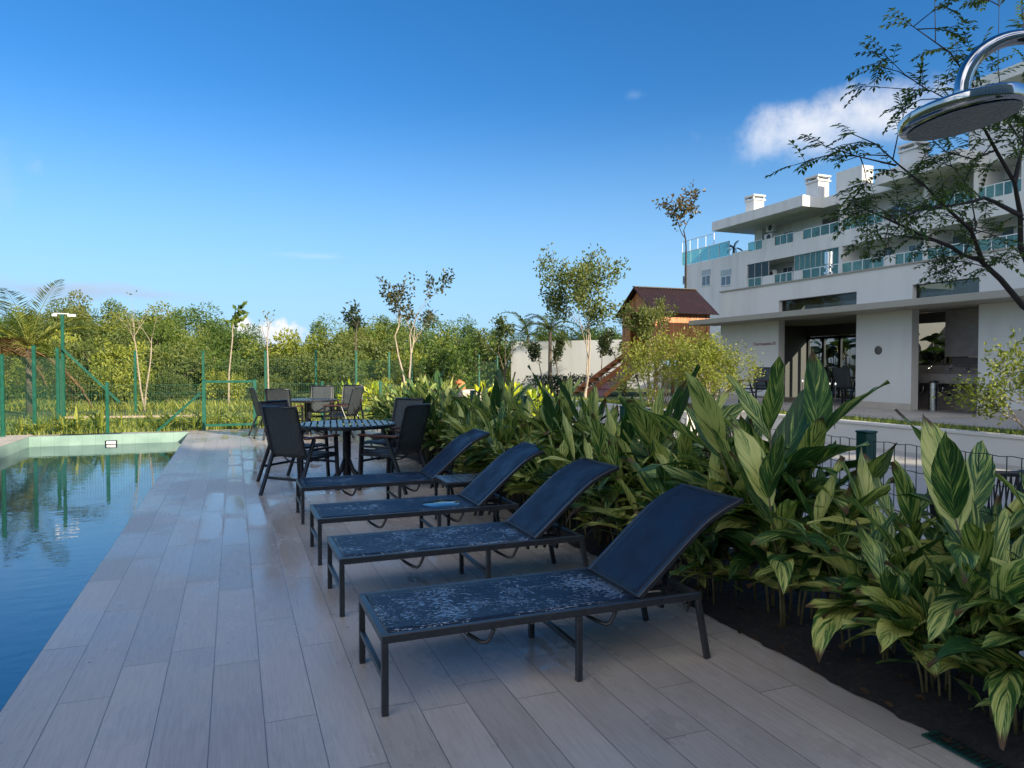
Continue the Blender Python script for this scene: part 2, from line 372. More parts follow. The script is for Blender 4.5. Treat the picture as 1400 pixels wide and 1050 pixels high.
M['black'] = simple('black_frame', (.012, .012, .013), .35)
M['char'] = simple('charcoal_powder_coat', (.022, .025, .03), .32, var=.25, scale=30)
M['black_metal'] = simple('black_powder_coat', (.012, .014, .018), .3, var=.25, scale=30)
M['chrome'] = simple('polished_steel', (.42, .43, .45), .07, metal=1., var=.05)
M['steel'] = simple('brushed_steel', (.55, .55, .55), .25, metal=1., var=.1)
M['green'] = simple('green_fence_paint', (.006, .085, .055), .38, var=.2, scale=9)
M['greendark'] = simple('shaded_dark_green_paint', (.006, .05, .042), .38, var=.2, scale=9)  # darker copy of the fence green for posts in shade; also the drain strip
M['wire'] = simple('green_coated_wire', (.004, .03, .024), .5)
M['wirelit'] = simple('sunlit_green_coated_wire', (.010, .085, .055), .5)  # lighter copy of the wire green for sunlit stretches, sunlight put into the colour
M['alu'] = simple('white_aluminium', (.75, .75, .75), .4, var=.03)
M['terracotta'] = simple('terracotta', (.5, .17, .06), .8)
M['plastic'] = simple('white_plastic', (.75, .75, .76), .35, var=.05)
M['gap'] = simple('louvre_dark', (.05, .05, .055), .5)
M['curtain'] = simple('pale_blue_blind', (.35, .42, .45), .8, scale=3)
M['glass'] = glass('clear_glass', (.92, .96, .96), 1.45)
M['glassgreen'] = glass('green_railing_glass', (.60, .88, .86), 1.5, .0, (.22, .42, .42), .35)
M['glassdark'] = glass('smoked_glass', (.3, .34, .34), 1.6)
M['bluepane'] = simple('window_pane_blue', (.10, .14, .18), .05, var=.2, scale=1)
g = G('reddish_hardwood'); p = g.co(); nz = g.noise(g.mapv(p, (3, 3, 40)), 3, 5)
g.P(Base_Color=g.ramp(nz, [(.3, (.06, .022, .012)), (.7, (.12, .045, .022))]), Roughness=.35); M['armwood'] = g.m
g = G('orange_cedar_boards'); p = g.co(); sx = g.n('ShaderNodeSeparateXYZ'); g.t.links.new(p, sx.inputs[0])
bi = g.math('DIVIDE', g.math('ADD', sx.outputs[0], sx.outputs[1]), .11); wn_ = g.n('ShaderNodeTexWhiteNoise', noise_dimensions='1D'); g.t.links.new(g.math('FLOOR', bi), wn_.inputs['W'])
nz = g.noise(g.mapv(p, (14, 14, 1.2)), 3, 5)
c = g.ramp(g.math('ADD', g.math('MULTIPLY', nz, .5), g.math('MULTIPLY', wn_.outputs['Value'], .5)), [(.2, (.30, .10, .035)), (.55, (.50, .19, .065)), (.85, (.62, .28, .11))])
fb = g.math('FRACT', bi); c = g.mix(g.math('LESS_THAN', fb, .06), c, (.05, .02, .01)); g.P(Base_Color=c, Roughness=.55); M['cedar'] = g.m
M['cedarplain'] = simple('orange_cedar', (.34, .13, .05), .55, var=.3, scale=5)
M['cedardark'] = simple('pinkish_ramp_boards', (.24, .11, .09), .6, var=.25, scale=6)
g = G('ribbed_brown_roof'); p = g.co(); g.P(Base_Color=g.ramp(g.noise(p, 4, 4), [(.3, (.016, .008, .007)), (.7, (.03, .013, .011))]), Roughness=.5); M['brownroof'] = g.m

# sling fabrics: fine weave, rain drops on the flat seats
def sling(name, drops, seed):
    g = G(name); p = g.co()
    w = g.n('ShaderNodeTexChecker'); g.t.links.new(p, w.inputs['Vector']); w.inputs['Scale'].default_value = 420
    nz = g.noise(p, 9, 4)
    c = g.mix(g.rng(nz, .3, .7), (.0055, .010, .022), (.010, .017, .034))
    c = g.mix(g.math('MULTIPLY', w.outputs['Fac'], .3), c, (.018, .027, .05)); g.P(Specular_IOR_Level=.28)
    if drops:
        q = g.mapv(p, (1, 1.0, 1), (0, 0, .25), (seed, seed * .7, 0))
        d1 = g.noise(g.mapv(q, (1, 1.6, 1)), 46, 3, .55, dist=1.0); d2 = g.noise(q, 4.2, 4, .6)
        v = g.math('ADD', d1, g.math('MULTIPLY', g.math('SUBTRACT', d2, .5), .75))
        m = g.rng(v, .60 - .03 * drops, .63 - .03 * drops, 0, 1, True)
        c = g.mix(m, c, (.40, .43, .47))  # drops coloured pale and metallic, the sky's glint put into the colour
        g.P(Base_Color=c, Roughness=g.rng(m, 0, 1, .42, .06), Metallic=g.math('MULTIPLY', m, .75))
        g.bump(g.math('ADD', g.math('MULTIPLY', g.rng(v, .50, .72), 1.0), g.math('MULTIPLY', w.outputs['Fac'], .02)), .55, .006)
    else:
        g.P(Base_Color=c, Roughness=g.rng(g.noise(p, 5, 5), .35, .65, .34, .6)); g.bump(w.outputs['Fac'], .2, .0008)
    return g.m
M['sling_wet'] = sling('wet_navy_sling', 1.25, 1.7); M['sling_damp'] = sling('damp_navy_sling', .15, 4.1); M['sling_mid'] = sling('beaded_navy_sling', .95, 8.3)
M['sling_back'] = sling('navy_sling', 0, 0)
M['puddle'] = glass('rain_puddle', (.75, .8, .82), 3.6)
g = G('grey_mesh_sling'); p = g.co(); w = g.n('ShaderNodeTexChecker'); g.t.links.new(p, w.inputs['Vector']); w.inputs['Scale'].default_value = 380
c = g.mix(w.outputs['Fac'], (.022, .03, .036), (.065, .075, .082)); c = g.mix(g.rng(g.noise(g.mapv(p, (8, 8, 1.5)), 6, 4), .35, .7, 0, .5), c, (.02, .026, .03))
g.P(Base_Color=c, Roughness=.55)
trn = g.n('ShaderNodeBsdfTransparent'); mx = g.n('ShaderNodeMixShader'); mx.inputs[0].default_value = .2
g.t.links.new(g.b.outputs[0], mx.inputs[1]); g.t.links.new(trn.outputs[0], mx.inputs[2]); g.t.links.new(mx.outputs[0], g.out.inputs[0]); M['chairsling'] = g.m
M['tabletop'] = simple('wet_black_slats', (.045, .05, .06), .27, var=.08, scale=9)

def foliage(name, stops, rough=.5, trans=.3, tcol=None, spec=.4):
    g = G(name); u = g.n('ShaderNodeUVMap', uv_map='tone'); sx = g.n('ShaderNodeSeparateXYZ'); g.t.links.new(u.outputs[0], sx.inputs[0])
    oi = g.n('ShaderNodeObjectInfo'); f = g.math('ADD', sx.outputs[0], g.math('MULTIPLY', g.math('SUBTRACT', oi.outputs['Random'], .5), .5), clamp=True)
    c = g.ramp(f, stops); g.P(Base_Color=c, Roughness=rough, Specular_IOR_Level=spec)
    tl = g.n('ShaderNodeBsdfTranslucent'); g.t.links.new(g.mix(1, c, tcol or (1.3, 1.5, .5), 'MULTIPLY'), tl.inputs[0])
    mx = g.n('ShaderNodeMixShader'); mx.inputs[0].default_value = trans
    g.t.links.new(g.b.outputs[0], mx.inputs[1]); g.t.links.new(tl.outputs[0], mx.inputs[2]); g.t.links.new(mx.outputs[0], g.out.inputs[0]); return g.m
M['wood_leaf'] = foliage('woodland_leaves', [(0, (.030, .065, .014)), (.4, (.085, .145, .024)), (.75, (.165, .205, .036)), (1, (.25, .245, .05))])
M['olive_leaf'] = foliage('olive_leaves', [(0, (.045, .072, .018)), (.5, (.11, .145, .032)), (1, (.20, .20, .055))])
M['lime_leaf'] = foliage('lime_leaves', [(0, (.085, .12, .014)), (.5, (.20, .23, .03)), (1, (.36, .36, .06))])
M['dark_leaf'] = foliage('dark_green_leaves', [(0, (.012, .025, .010)), (.6, (.03, .05, .016)), (1, (.075, .085, .025))], .4)
M['rust_leaf'] = foliage('brownish_green_leaves', [(0, (.03, .045, .015)), (.5, (.07, .075, .025)), (1, (.16, .10, .04))], .4)
M['pin_leaf'] = foliage('pinnate_leaflets', [(0, (.028, .06, .02)), (.6, (.07, .12, .034)), (1, (.16, .19, .045))], .38, .38)
M['brown_leaf'] = foliage('dry_brown_leaves', [(0, (.035, .022, .012)), (.5, (.14, .08, .038)), (1, (.28, .18, .09))], .8)
M['palm_leaf'] = foliage('palm_fronds', [(0, (.12, .15, .025)), (.5, (.26, .27, .05)), (1, (.42, .39, .10))], .45)
M['grass'] = foliage('grass_blades', [(0, (.11, .16, .02)), (.5, (.22, .27, .035)), (1, (.38, .37, .08))])
M['neon_leaf'] = foliage('bright_yellow_leaves', [(0, (.22, .30, .015)), (.5, (.42, .46, .02)), (1, (.62, .58, .05))], .4)
M['bark'] = simple('grey_brown_bark', (.11, .085, .065), .9, var=.4, scale=20, bump=.5)
M['bark_dark'] = simple('dark_wet_bark', (.028, .02, .016), .8, var=.4, scale=30, bump=.5)
M['bark_pale'] = simple('pale_bark', (.36, .29, .22), .85, var=.3, scale=14, bump=.4)
# variegated ginger leaf
g = G('variegated_leaf'); u = g.n('ShaderNodeUVMap', uv_map='UVMap'); tu = g.n('ShaderNodeUVMap', uv_map='tone')
sx = g.n('ShaderNodeSeparateXYZ'); g.t.links.new(u.outputs[0], sx.inputs[0]); st = g.n('ShaderNodeSeparateXYZ'); g.t.links.new(tu.outputs[0], st.inputs[0])
a = g.math('ABSOLUTE', g.math('SUBTRACT', sx.outputs[1], .5)); side = g.math('GREATER_THAN', sx.outputs[1], .5)
s_ = g.math('SUBTRACT', sx.outputs[0], g.math('MULTIPLY', a, .85))
cv = g.n('ShaderNodeCombineXYZ'); g.t.links.new(s_, cv.inputs[0]); g.t.links.new(g.math('MULTIPLY', a, .12), cv.inputs[1]); g.t.links.new(g.math('ADD', g.math('MULTIPLY', st.outputs[0], 37), g.math('MULTIPLY', side, 5.3)), cv.inputs[2])
nz = g.noise(cv.outputs[0], 13, 4, .7)
th = g.math('ADD', g.math('ADD', g.math('MULTIPLY', g.math('SUBTRACT', nz, .5), 1.35), .5), g.math('MULTIPLY', g.math('SUBTRACT', st.outputs[1], .48), .30))
c = g.ramp(th, [(.36, (.018, .062, .020)), (.48, (.060, .155, .036)), (.535, (.20, .29, .065)), (.61, (.50, .52, .15)), (.8, (.58, .58, .20))])
c = g.mix(g.rng(a, .0, .018, .8, 0), c, (.20, .26, .09))
c = g.mix(g.math('GREATER_THAN', st.outputs[0], .955), c, (.06, .036, .018))
c = g.mix(g.math('MULTIPLY', g.rng(g.noise(u.outputs[0], 3, 3), .6, .75), .3), c, (.12, .09, .03))
tipn = g.math('ADD', sx.outputs[0], g.math('MULTIPLY', g.math('SUBTRACT', g.noise(cv.outputs[0], 6, 3), .5), .35))
tipm = g.math('MULTIPLY', g.rng(tipn, .86, .93), g.math('LESS_THAN', g.math('FRACT', g.math('MULTIPLY', st.outputs[0], 17.3)), .38))
c = g.mix(tipm, c, (.10, .06, .028))
g.P(Base_Color=c, Roughness=g.rng(g.noise(u.outputs[0], 4, 3), .3, .7, .30, .55), Specular_IOR_Level=.42)
rib = g.n('ShaderNodeTexWave'); g.t.links.new(cv.outputs[0], rib.inputs['Vector']); rib.inputs['Scale'].default_value = 14
bn = g.bump(rib.outputs['Fac'], .25, .003)
tl = g.n('ShaderNodeBsdfTranslucent'); g.t.links.new(g.mix(1, c, (1.2, 1.3, .5), 'MULTIPLY'), tl.inputs[0])
mx = g.n('ShaderNodeMixShader'); mx.inputs[0].default_value = .22
g.t.links.new(g.b.outputs[0], mx.inputs[1]); g.t.links.new(tl.outputs[0], mx.inputs[2]); g.t.links.new(mx.outputs[0], g.out.inputs[0]); M['ginger'] = g.m
M['cane'] = simple('ginger_cane', (.10, .085, .035), .55, var=.5, scale=14)

# ------------------------------------------------------------------ ground, pool, deck
PX0, PX1, PY0, PY1 = -3.8, -.9, -3.0, 16.6
BED0, BED1, FX, DEND = 2.5, 3.45, 3.25, 17.0
m = MB(); B = 900
def gq(x0, y0, x1, y1, z=-.05): m.add([(x0,y0,z),(x1,y0,z),(x1,y1,z),(x0,y1,z)], [(0,1,2,3)])
gq(-B, -B, PX0-.2, B); gq(PX1+.2, -B, B, B); gq(PX0-.2, -B, PX1+.2, PY0-.2); gq(PX0-.2, PY1+.2, PX1+.2, B)
tag(m.build('ground', M['meadow']), kind='structure')
m = MB(); m.box((PX1, -7, -.05), (BED0, DEND, 0)); m.box((BED0, 14.3, -.05), (3.2, DEND, 0)); m.box((PX0-.02, PY1, -.05), (PX1, DEND, 0))
tag(m.build('pool_deck', M['deck']), kind='structure')
m = MB(); m.box((PX0-.55, -7, -.05), (PX0, PY1, .012)); m.box((PX0-.55, PY1+.002, -.05), (PX0-.021, DEND, .012))
tag(m.build('pool_coping', M['coping']), kind='structure')
m = MB(); zf = -1.35; t = .15
m.box((PX0-t, PY0-t, zf-t), (PX1+t, PY1+t, zf))
m.box((PX0-t, PY0, zf), (PX0-.001, PY1, -.052)); m.box((PX1+.004, PY0, zf), (PX1+t, PY1, -.052)); m.box((PX0-t, PY1-.0, zf), (PX1+t, PY1+t, -.052)); m.box((PX0-t, PY0-t, zf), (PX1+t, PY0, -.052))
m.box((PX0, PY1-.012, -.6), (PX1-.006, PY1-.003, .006))
m.box((PX0+.003, PY0, -.6), (PX0+.012, PY1-.013, .004))
tag(m.build('pool_basin', M['tile']), kind='structure')
m = MB(); m.add([(PX0, PY0, -.2), (PX1+.003, PY0, -.2), (PX1+.003, PY1, -.2), (PX0, PY1, -.2)], [(0,1,2,3)])
tag(m.build('pool_water', M['water']), kind='structure')
# pool light
pl = at(152, 605, Y=PY1-.013)
o = thing('pool_light', (pl.x, pl.y, pl.z), 'small white rectangular pool light in the green tiled far pool wall', 'pool light')
m = MB(); m.box((-.11, -.012, -.045), (.11, 0, .045)); m.build('frame', M['black'], o, bevel=.004)
m = MB(); m.box((-.085, -.02, -.028), (.085, -.0125, .028)); m.build('lens', M['plastic'], o, bevel=.004)
m = MB(); m.box((-3.3, PY1+.08, .001), (-2.2, DEND-.06, .006)); tag(m.build('drain_grate', M['black']), 'dark rectangular grate let into the coping behind the pool', 'grate')
# planting bed
random.seed(3)
N_ = 420; grid = []
for i in range(N_+1):
    y = -4 + 18.3*i/N_; row = []
    e = BED0 - .02 - .09*max(0, noise.noise((y*2.3, 0, 0)))**1.3 - .05*max(0, noise.noise((y*9, 4, 0)))
    for j in range(7):
        x = e + (BED1 - e)*j/6; z = .004 if j == 0 else .02 + .04*noise.noise((x*5, y*5, 0)) + .03
        row.append((x, y, z))
    grid.append(row)
m = MB(); m.sheet([r[::-1] for r in grid]); tag(m.build('planting_bed', M['soil'], smooth=True), kind='structure')
m = MB()
for i in range(800):
    y = random.uniform(1.2, 8) ; x = random.uniform(BED0-.04, BED1); s = random.uniform(.008, .03); a = random.uniform(0, 6.3)
    dx, dy = math.cos(a)*s, math.sin(a)*s; z = .055 if x > BED0+.06 else .012
    m.add([(x-dx, y-dy, z), (x+dy*.4, y-dx*.4, z+random.uniform(0, .02)), (x+dx, y+dy, z+random.uniform(0, .015)), (x-dy*.4, y+dx*.4, z)], [(0,1,2,3)], tone=random.random()*.25)
tag(m.build('leaf_litter', M['brown_leaf']), 'small dead leaf scraps and bark chips scattered on the dark soil', 'leaf litter', kind='stuff')
g1 = at(1330, 1035, z=.0)
o = thing('drain_strip', (g1.x, g1.y, .004), 'narrow green metal drain strip at the deck edge beside dark soil', 'drain')
o.rotation_euler = (0, 0, 0)
m = MB(); m.box((-.045, -.17, 0), (.045, .17, .006)); m.build('frame', M['greendark'], o)
m = MB()
for k in range(14): m.box((-.034, -.155+k*.0225, .0065), (.034, -.143+k*.0225, .009))
m.build('slats', M['black'], o)
# side yard between fence and planter wall
m = MB(); m.box((BED1, -6, -.06), (10.4, 13.0, -.002)); m.box((BED1, 13.0, -.06), (9.2, 18.5, -.002)); tag(m.build('side_paving', M['paving']), kind='structure')

# ------------------------------------------------------------------ raised garden terrace, retaining wall
WX, JX, JY, TZ = 10.24, 9.0, 12.8, .38
m = MB()
m.prism([(WX+.15, -8), (60, -8), (60, 28), (14, 28), (JX+.15, 20), (JX+.15, JY+.15), (WX+.15, JY+.15)], -.06, TZ)
tag(m.build('garden_terrace', M['meadow']), kind='structure')
o = thing('retaining_wall', (WX, JY, 0), 'low pale stone retaining wall with a step in it along the raised garden', 'wall')
m = MB()
def wl(a, b): m.box((a[0]-WX, a[1]-JY, -.06), (b[0]-WX, b[1]-JY, .38))
wl((WX, -8), (WX+.15, JY)); wl((JX, JY), (WX+.15, JY+.15)); wl((JX, JY+.15), (JX+.15, 20))
m.build('wall', M['offwhite'], o)
m = MB()
def wc(a, b): m.box((a[0]-WX, a[1]-JY, .38), (b[0]-WX, b[1]-JY, .425))
wc((WX-.03, -8), (WX+.18, JY-.03)); wc((JX-.03, JY-.03), (WX+.18, JY+.18)); wc((JX-.03, JY+.18), (JX+.18, 20))
m.build('cap', M['offwhite'], o, bevel=.006)
PAVX = 14.4
m = MB(); m.box((11.7, -4, .3), (PAVX+.0, 20, TZ+.012)); tag(m.build('pavilion_walk', M['paving']), kind='structure')
m = MB()
for i in range(9):
    for j in range(2):
        m.box((11.95+j*1.0, 9.9+i*.62, TZ+.013), (12.85+j*1.0, 10.40+i*.62, TZ+.03))
tag(m.build('stepping_path', M['coping']), kind='structure')

# grass helpers
def blades(mb, n, xy, z, h, w=.006, lean=.5):
    for i in range(n):
        x, y = xy(); hh = h*random.uniform(.5, 1.2); a = random.uniform(0, 6.28); l = hh*random.uniform(.1, lean)
        ax, ay = math.cos(a), math.sin(a); t = random.random()
        mb.add([(x-ay*w, y+ax*w, z), (x+ay*w, y-ax*w, z), (x+ax*l*.5+ay*w*.6, y+ay*l*.5-ax*w*.6, z+hh*.6), (x+ax*l, y+ay*l, z+hh)], [(0,1,2),(0,2,3)], tone=t)
random.seed(5)
m = MB(); blades(m, 9000, lambda: (random.uniform(-6.2, 8), 17.05+abs(random.gauss(0, 3.2))), -.05, .13, .012)
tag(m.build('lawn_grass', M['grass']), 'sunlit yellow green lawn grass beyond the pool fence', 'grass', kind='stuff')
m = MB(); 
def strip():
    if random.random() < .55: return (WX+.2+abs(random.gauss(0, .28)), random.uniform(0, JY+.3))
    return (JX+.2+abs(random.gauss(0, .35)), random.uniform(JY+.2, 19))
blades(m, 6000, strip, TZ, .11, .006, .9)
tag(m.build('terrace_grass', M['grass']), 'short sunlit grass fringe along the top of the pale retaining wall', 'grass', kind='stuff')

# ------------------------------------------------------------------ loungers
LW = .55
def make_lounger(seat_mat, name='sun_lounger'):
    o = thing(name, (0, 0, 0), 'x', 'sun lounger', 'charcoal sun loungers in a row')
    fr = M['char']; H = .33
    m = MB()
    for y in (0, LW):
        m.beam((0, y, H-.0175), (1.53, y, H-.0175), .028, .035)
    m.beam((.0145, .0145, H-.0175), (.0145, LW-.0145, H-.0175), .03, .034); m.beam((1.2, .0145, H-.02), (1.2, LW-.0145, H-.02), .025, .022); m.beam((1.515, .0145, H-.0185), (1.515, LW-.0145, H-.0185), .028, .03)
    m.build('seat_frame', fr, o, bevel=.004)
    for x, x2 in ((.014, .014), (.885, .885), (1.516, 1.575)):
        for y in (.001, LW-.001):
            m = MB(); m.beam((x, y, H-.0355), (x2, y, 0), .026, .028, up=(1, 0, 0)); m.build('leg', fr, o, bevel=.003)
    for x in (.014, .885):
        m = MB(); m.beam((x, .0145, .15), (x, LW-.0145, .15), .022, .024); m.build('stretcher', fr, o, bevel=.003)
    for x in (.47, 1.06):
        m = MB(); m.tube([(x+.02, .006, H-.03), (x+.008, .01, H-.06), (x-.008, .014, H-.092), (x-.022, .022, H-.102), (x-.04, .04, H-.100), (x-.075, .10, H-.085), (x-.09, LW/2, H-.075), (x-.075, LW-.10, H-.085), (x-.04, LW-.04, H-.1), (x-.022, LW-.022, H-.102), (x-.008, LW-.014, H-.092), (x+.008, LW-.01, H-.06), (x+.02, LW-.006, H-.03)], .009, 8); m.build('sling_bow', fr, o, smooth=True)
    grid = [[(.03 + 1.16*i/24, .018 + (LW-.036)*j/10, H+.001 - .012*math.sin(math.pi*j/10)*math.sin(math.pi*i/24)) for j in range(11)] for i in range(25)]
    m = MB(); m.sheet(grid, .004); m.build('seat_sling', seat_mat, o, smooth=True)
    # back rest, hinge at x=1.2, bent near the top
    prof = [(1.205, H-.005), (1.30, .405), (1.42, .51), (1.50, .578), (1.56, .626), (1.61, .66), (1.66, .687), (1.72, .713), (1.79, .74)]
    m = MB()
    for y in (.032, LW-.032):
        for a, b in zip(prof[:-1], prof[1:]): m.beam((a[0], y, a[1]), (b[0]+(b[0]-a[0])*.06, y, b[1]+(b[1]-a[1])*.06), .026, .024)
    m.beam((1.79, .02, .74), (1.79, LW-.02, .74), .026, .026); m.beam((1.215, .045, H+.0), (1.215, LW-.045, H+.0), .024, .022)
    m.build('back_frame', fr, o, bevel=.003)
    q = []
    for a, b in zip(prof[:-1], prof[1:]):
        q += [(a[0]+(b[0]-a[0])*k/3, a[1]+(b[1]-a[1])*k/3) for k in range(3)]
    q.append(prof[-1])
    m = MB(); m.sheet([[(x, .026+(LW-.052)*j/8, z+.0145-.008*math.sin(math.pi*j/8)) for j in range(9)] for x, z in q], .004); m.build('back_sling', M['sling_back'], o, smooth=True)
    m = MB()
    for y in (.13, LW-.13):
        m.beam((1.45, y, .52), (1.40, y, .235), .016, .02, up=(0, 1, 0))
        m.beam((1.2, y, H-.03), (1.50, y, H-.045), .016, .024)
    m.beam((1.40, .12, .235), (1.40, LW-.12, .235), .016, .016)
    for k in range(3): m.beam((1.28+.06*k, LW*.5, H-.06), (1.255+.06*k, LW*.5, H-.13), .014, .02, up=(0, 1, 0))
    m.beam((1.22, LW*.5, H-.05), (1.5, LW*.5, H-.055), .016, .022)
    m.build('back_support', M['black_metal'], o)
    m = MB(); rr = random.Random(4)
    x = .02
    while x < 1.5:
        for y in ((-.0, LW)): m.lathe([(.0005, -.0075), (.0032, -.005), (.0034, -.002), (.002, 0)], 6, (x+rr.uniform(-.004, .004), y+rr.uniform(-.008, .008), H-.0348))
        x += rr.uniform(.014, .04)
    w = m.build('water_drops', M['puddle'], o, smooth=True); w['kind'] = 'stuff'
    return o
LX = .54
l1 = make_lounger(M['sling_wet']); l1.location = (LX, 2.83, 0)
l1['label'] = 'nearest sun lounger, its whole seat covered in beaded rain water'
l2 = make_lounger(M['sling_mid']); l2.location = (LX, 4.05, 0)
l2['label'] = 'second sun lounger from the front, large water beads over the foot of its seat'
l3 = make_lounger(M['sling_damp']); l3.location = (LX, 5.16, 0)
l3['label'] = 'sun lounger with one round rain puddle lying on its seat'
l4 = copy_tree(l3, (LX+.005, 6.55, 0), 0, 'farthest sun lounger, mostly dry, just in front of the round table')
pp = at(604, 687, z=.335)
m = MB(); ns = 40; pts = []
for k in range(ns):
    a = 2*math.pi*k/ns; r = .155*(1+.10*math.sin(2*a+.7)+.05*math.sin(5*a))
    pts.append((r*math.cos(a)*.95, r*math.sin(a)*.95))
vs = [(0, 0, .006)]+[(x*.8, y*.8, .005) for x, y in pts]+[(x, y, -.001) for x, y in pts]
fs = [(0, 1+k, 1+(k+1)%ns) for k in range(ns)]+[(1+k, 1+ns+k, 1+ns+(k+1)%ns, 1+(k+1)%ns) for k in range(ns)]
m.add(vs, fs); tag(m.build('rain_puddle', M['puddle'], smooth=True, loc=(pp.x, pp.y, .331)), 'round shiny rain puddle lying on a sun lounger seat', 'puddle')

# side table
o = thing('side_table', (1.93, 6.12, 0), 'small low black slatted side table between the two far loungers', 'side table')
m = MB()
for k in range(6): m.box((-.225+k*.076, -.21, .385), (-.225+k*.076+.066, .21, .402))
m.build('slat_top', M['tabletop'], o, bevel=.002)
m = MB()
for y in (-.2, .2): m.beam((-.225, y, .37), (.225, y, .37), .025, .028)
for x in (-.215, .215): m.beam((x, -.187, .37), (x, .187, .37), .025, .027)
m.build('frame', M['black_metal'], o)
for x in (-.213, .213):
    for y in (-.2, .2):
        m = MB(); m.beam((x, y, .3555), (x, y, 0), .024, .024); m.build('leg', M['black_metal'], o)

# ------------------------------------------------------------------ dining sets
def make_table(loc, label, rz=0.):
    o = thing('round_table', loc, label, 'table', 'round slatted tables', rz)
    Rt = .56; m = MB(); n = 15; w = 2*Rt/n
    for k in range(n):
        x0 = -Rt+k*w+.010; x1 = x0+w-.020
        def ch(x): return math.sqrt(max(.0009, (Rt-.012)**2-x*x))
        pl = [(x0, -ch(x0))]+[(x0+(x1-x0)*t, -ch(x0+(x1-x0)*t)) for t in (.33, .66)]+[(x1, -ch(x1)), (x1, ch(x1))]+[(x0+(x1-x0)*t, ch(x0+(x1-x0)*t)) for t in (.66, .33)]+[(x0, ch(x0))]
        if k == n//2:
            m.prism([p for p in pl if p[1] < 0]+[(x1, -.035), (x0, -.035)], .708, .724); m.prism([(x0, .035), (x1, .035)]+[p for p in pl if p[1] > 0], .708, .724)
        else: m.prism(pl, .708, .724)
    m.build('slat_top', M['tabletop'], o)
    m = MB(); ns = 48
    ring = [(Rt*math.cos(2*math.pi*k/ns), Rt*math.sin(2*math.pi*k/ns), .700) for k in range(ns+1)]
    for a, b in zip(ring[:-1], ring[1:]): m.beam(a, b, .026, .036)
    m.beam((0, -.53, .688), (0, .53, .688), .04, .03); m.beam((-.53, 0, .684), (.53, 0, .684), .04, .03)
    m.build('rim', M['black_metal'], o)
    m = MB(); m.lathe([(.055, .012), (.05, .05), (.048, .3), (.048, .64), (.085, .674)], 16); m.build('pedestal', M['black_metal'], o, smooth='auto')
    for k in range(4):
        a = R(45+90*k); m = MB(); c_, s_ = math.cos(a), math.sin(a)
        m.tube([(c_*.03, s_*.03, .30), (c_*.10, s_*.10, .16), (c_*.22, s_*.22, .05), (c_*.36, s_*.36, .018)], [.022, .022, .022, .018], 8); m.build('foot', M['black_metal'], o, smooth=True)
    return o
def make_chair():
    o = thing('dining_chair', (0, 0, 0), 'x', 'chair', 'black sling dining chairs')
    fm = M['black_metal']
    for sx in (-1, 1):
        x = sx*.265
        m = MB(); m.beam((x, -.10, .615), (x, -.36, 0), .03, .04, up=(1, 0, 0)); m.build('rear_leg', fm, o, bevel=.004)
        m = MB(); m.beam((x, .25, .615), (x, .285, 0), .03, .042, up=(1, 0, 0)); m.build('front_leg', fm, o, bevel=.004)
        m = MB(); m.beam((x, -.24, .628), (x, .29, .628), .05, .022); m.build('armrest', M['armwood'], o, bevel=.006)
    m = MB()
    for sx in (-1, 1):
        x = sx*.236
        m.tube([(x, .27, .425), (x, .2, .432), (x, -.10, .41), (x, -.17, .415), (x, -.205, .45), (x, -.26, .66), (x, -.335, .945), (x, -.345, .965)], .013, 8)
    m.tube([(-.236, -.345, .965), (.236, -.345, .965)], .013, 8); m.tube([(-.236, .27, .425), (.236, .27, .425)], .012, 8)
    m.build('frame', fm, o, smooth=True)
    m = MB()
    m.beam((-.25, -.29, .19), (.25, -.29, .19), .022, .028); m.beam((-.25, .265, .33), (.25, .265, .33), .02, .026)
    for sx in (-1, 1):
        m.beam((sx*.265, -.17, .41), (sx*.265, .265, .41), .022, .03); m.beam((sx*.265, -.13, .50), (sx*.265, .255, .50), .018, .024)
    m.build('stretcher', fm, o)
    for y in (-.05, .16):
        m = MB(); m.tube([(-.236, y, .41), (-.18, y, .36), (-.08, y, .335), (.08, y, .335), (.18, y, .36), (.236, y, .41)], .008, 6); m.build('sling_bow', fm, o, smooth=True)
    m = MB(); m.sheet([[(-.228+.456*j/8, yy, zz+.012-.012*math.sin(math.pi*j/8)) for j in range(9)] for yy, zz in ((-.17, .412), (-.10, .411), (.05, .42), (.2, .432), (.262, .428))][::-1], .004); m.build('seat_sling', M['chairsling'], o, smooth=True)
    m = MB(); m.sheet([[(-.228+.456*j/8, yy-.008*math.sin(math.pi*j/8), zz) for j in range(9)] for yy, zz in ((-.172, .415), (-.205, .455), (-.23, .55), (-.26, .66), (-.297, .8), (-.335, .945), (-.342, .958))], .004); m.build('back_sling', M['chairsling'], o, smooth=True)
    return o
T1 = (1.25, 8.65)
make_table((*T1, 0), 'black round slatted table in the shade behind the farthest lounger', R(-7))
ch0 = make_chair()
ch0.location = (.70, 8.22, 0); ch0.rotation_euler = (0, 0, -R(48)); ch0['label'] = 'shaded dining chair seen from behind at the near left of the near round table'
copy_tree(ch0, (1.70, 8.10, 0), R(42), 'shaded dining chair at the near right of the near round table, beside the plants')
copy_tree(ch0, (.70, 9.12, 0), -R(135), 'shaded dining chair half hidden behind the near left chair of the near table')
copy_tree(ch0, (1.90, 9.18, 0), R(125), 'shaded dining chair across the near round table, at its far right')
T2 = (1.42, 15.1)
make_table((*T2, 0), 'round slatted table far back in the sun at the end of the deck', R(-10))
copy_tree(ch0, (.66, 15.0, 0), -R(80), 'sunlit dining chair at the left of the far round table, side on')
copy_tree(ch0, (.90, 14.42, 0), -R(25), 'dining chair at the near left of the far round table, back turned')
copy_tree(ch0, (2.02, 14.5, 0), R(55), 'dining chair at the right of the far round table, its red-brown arm catching sun')
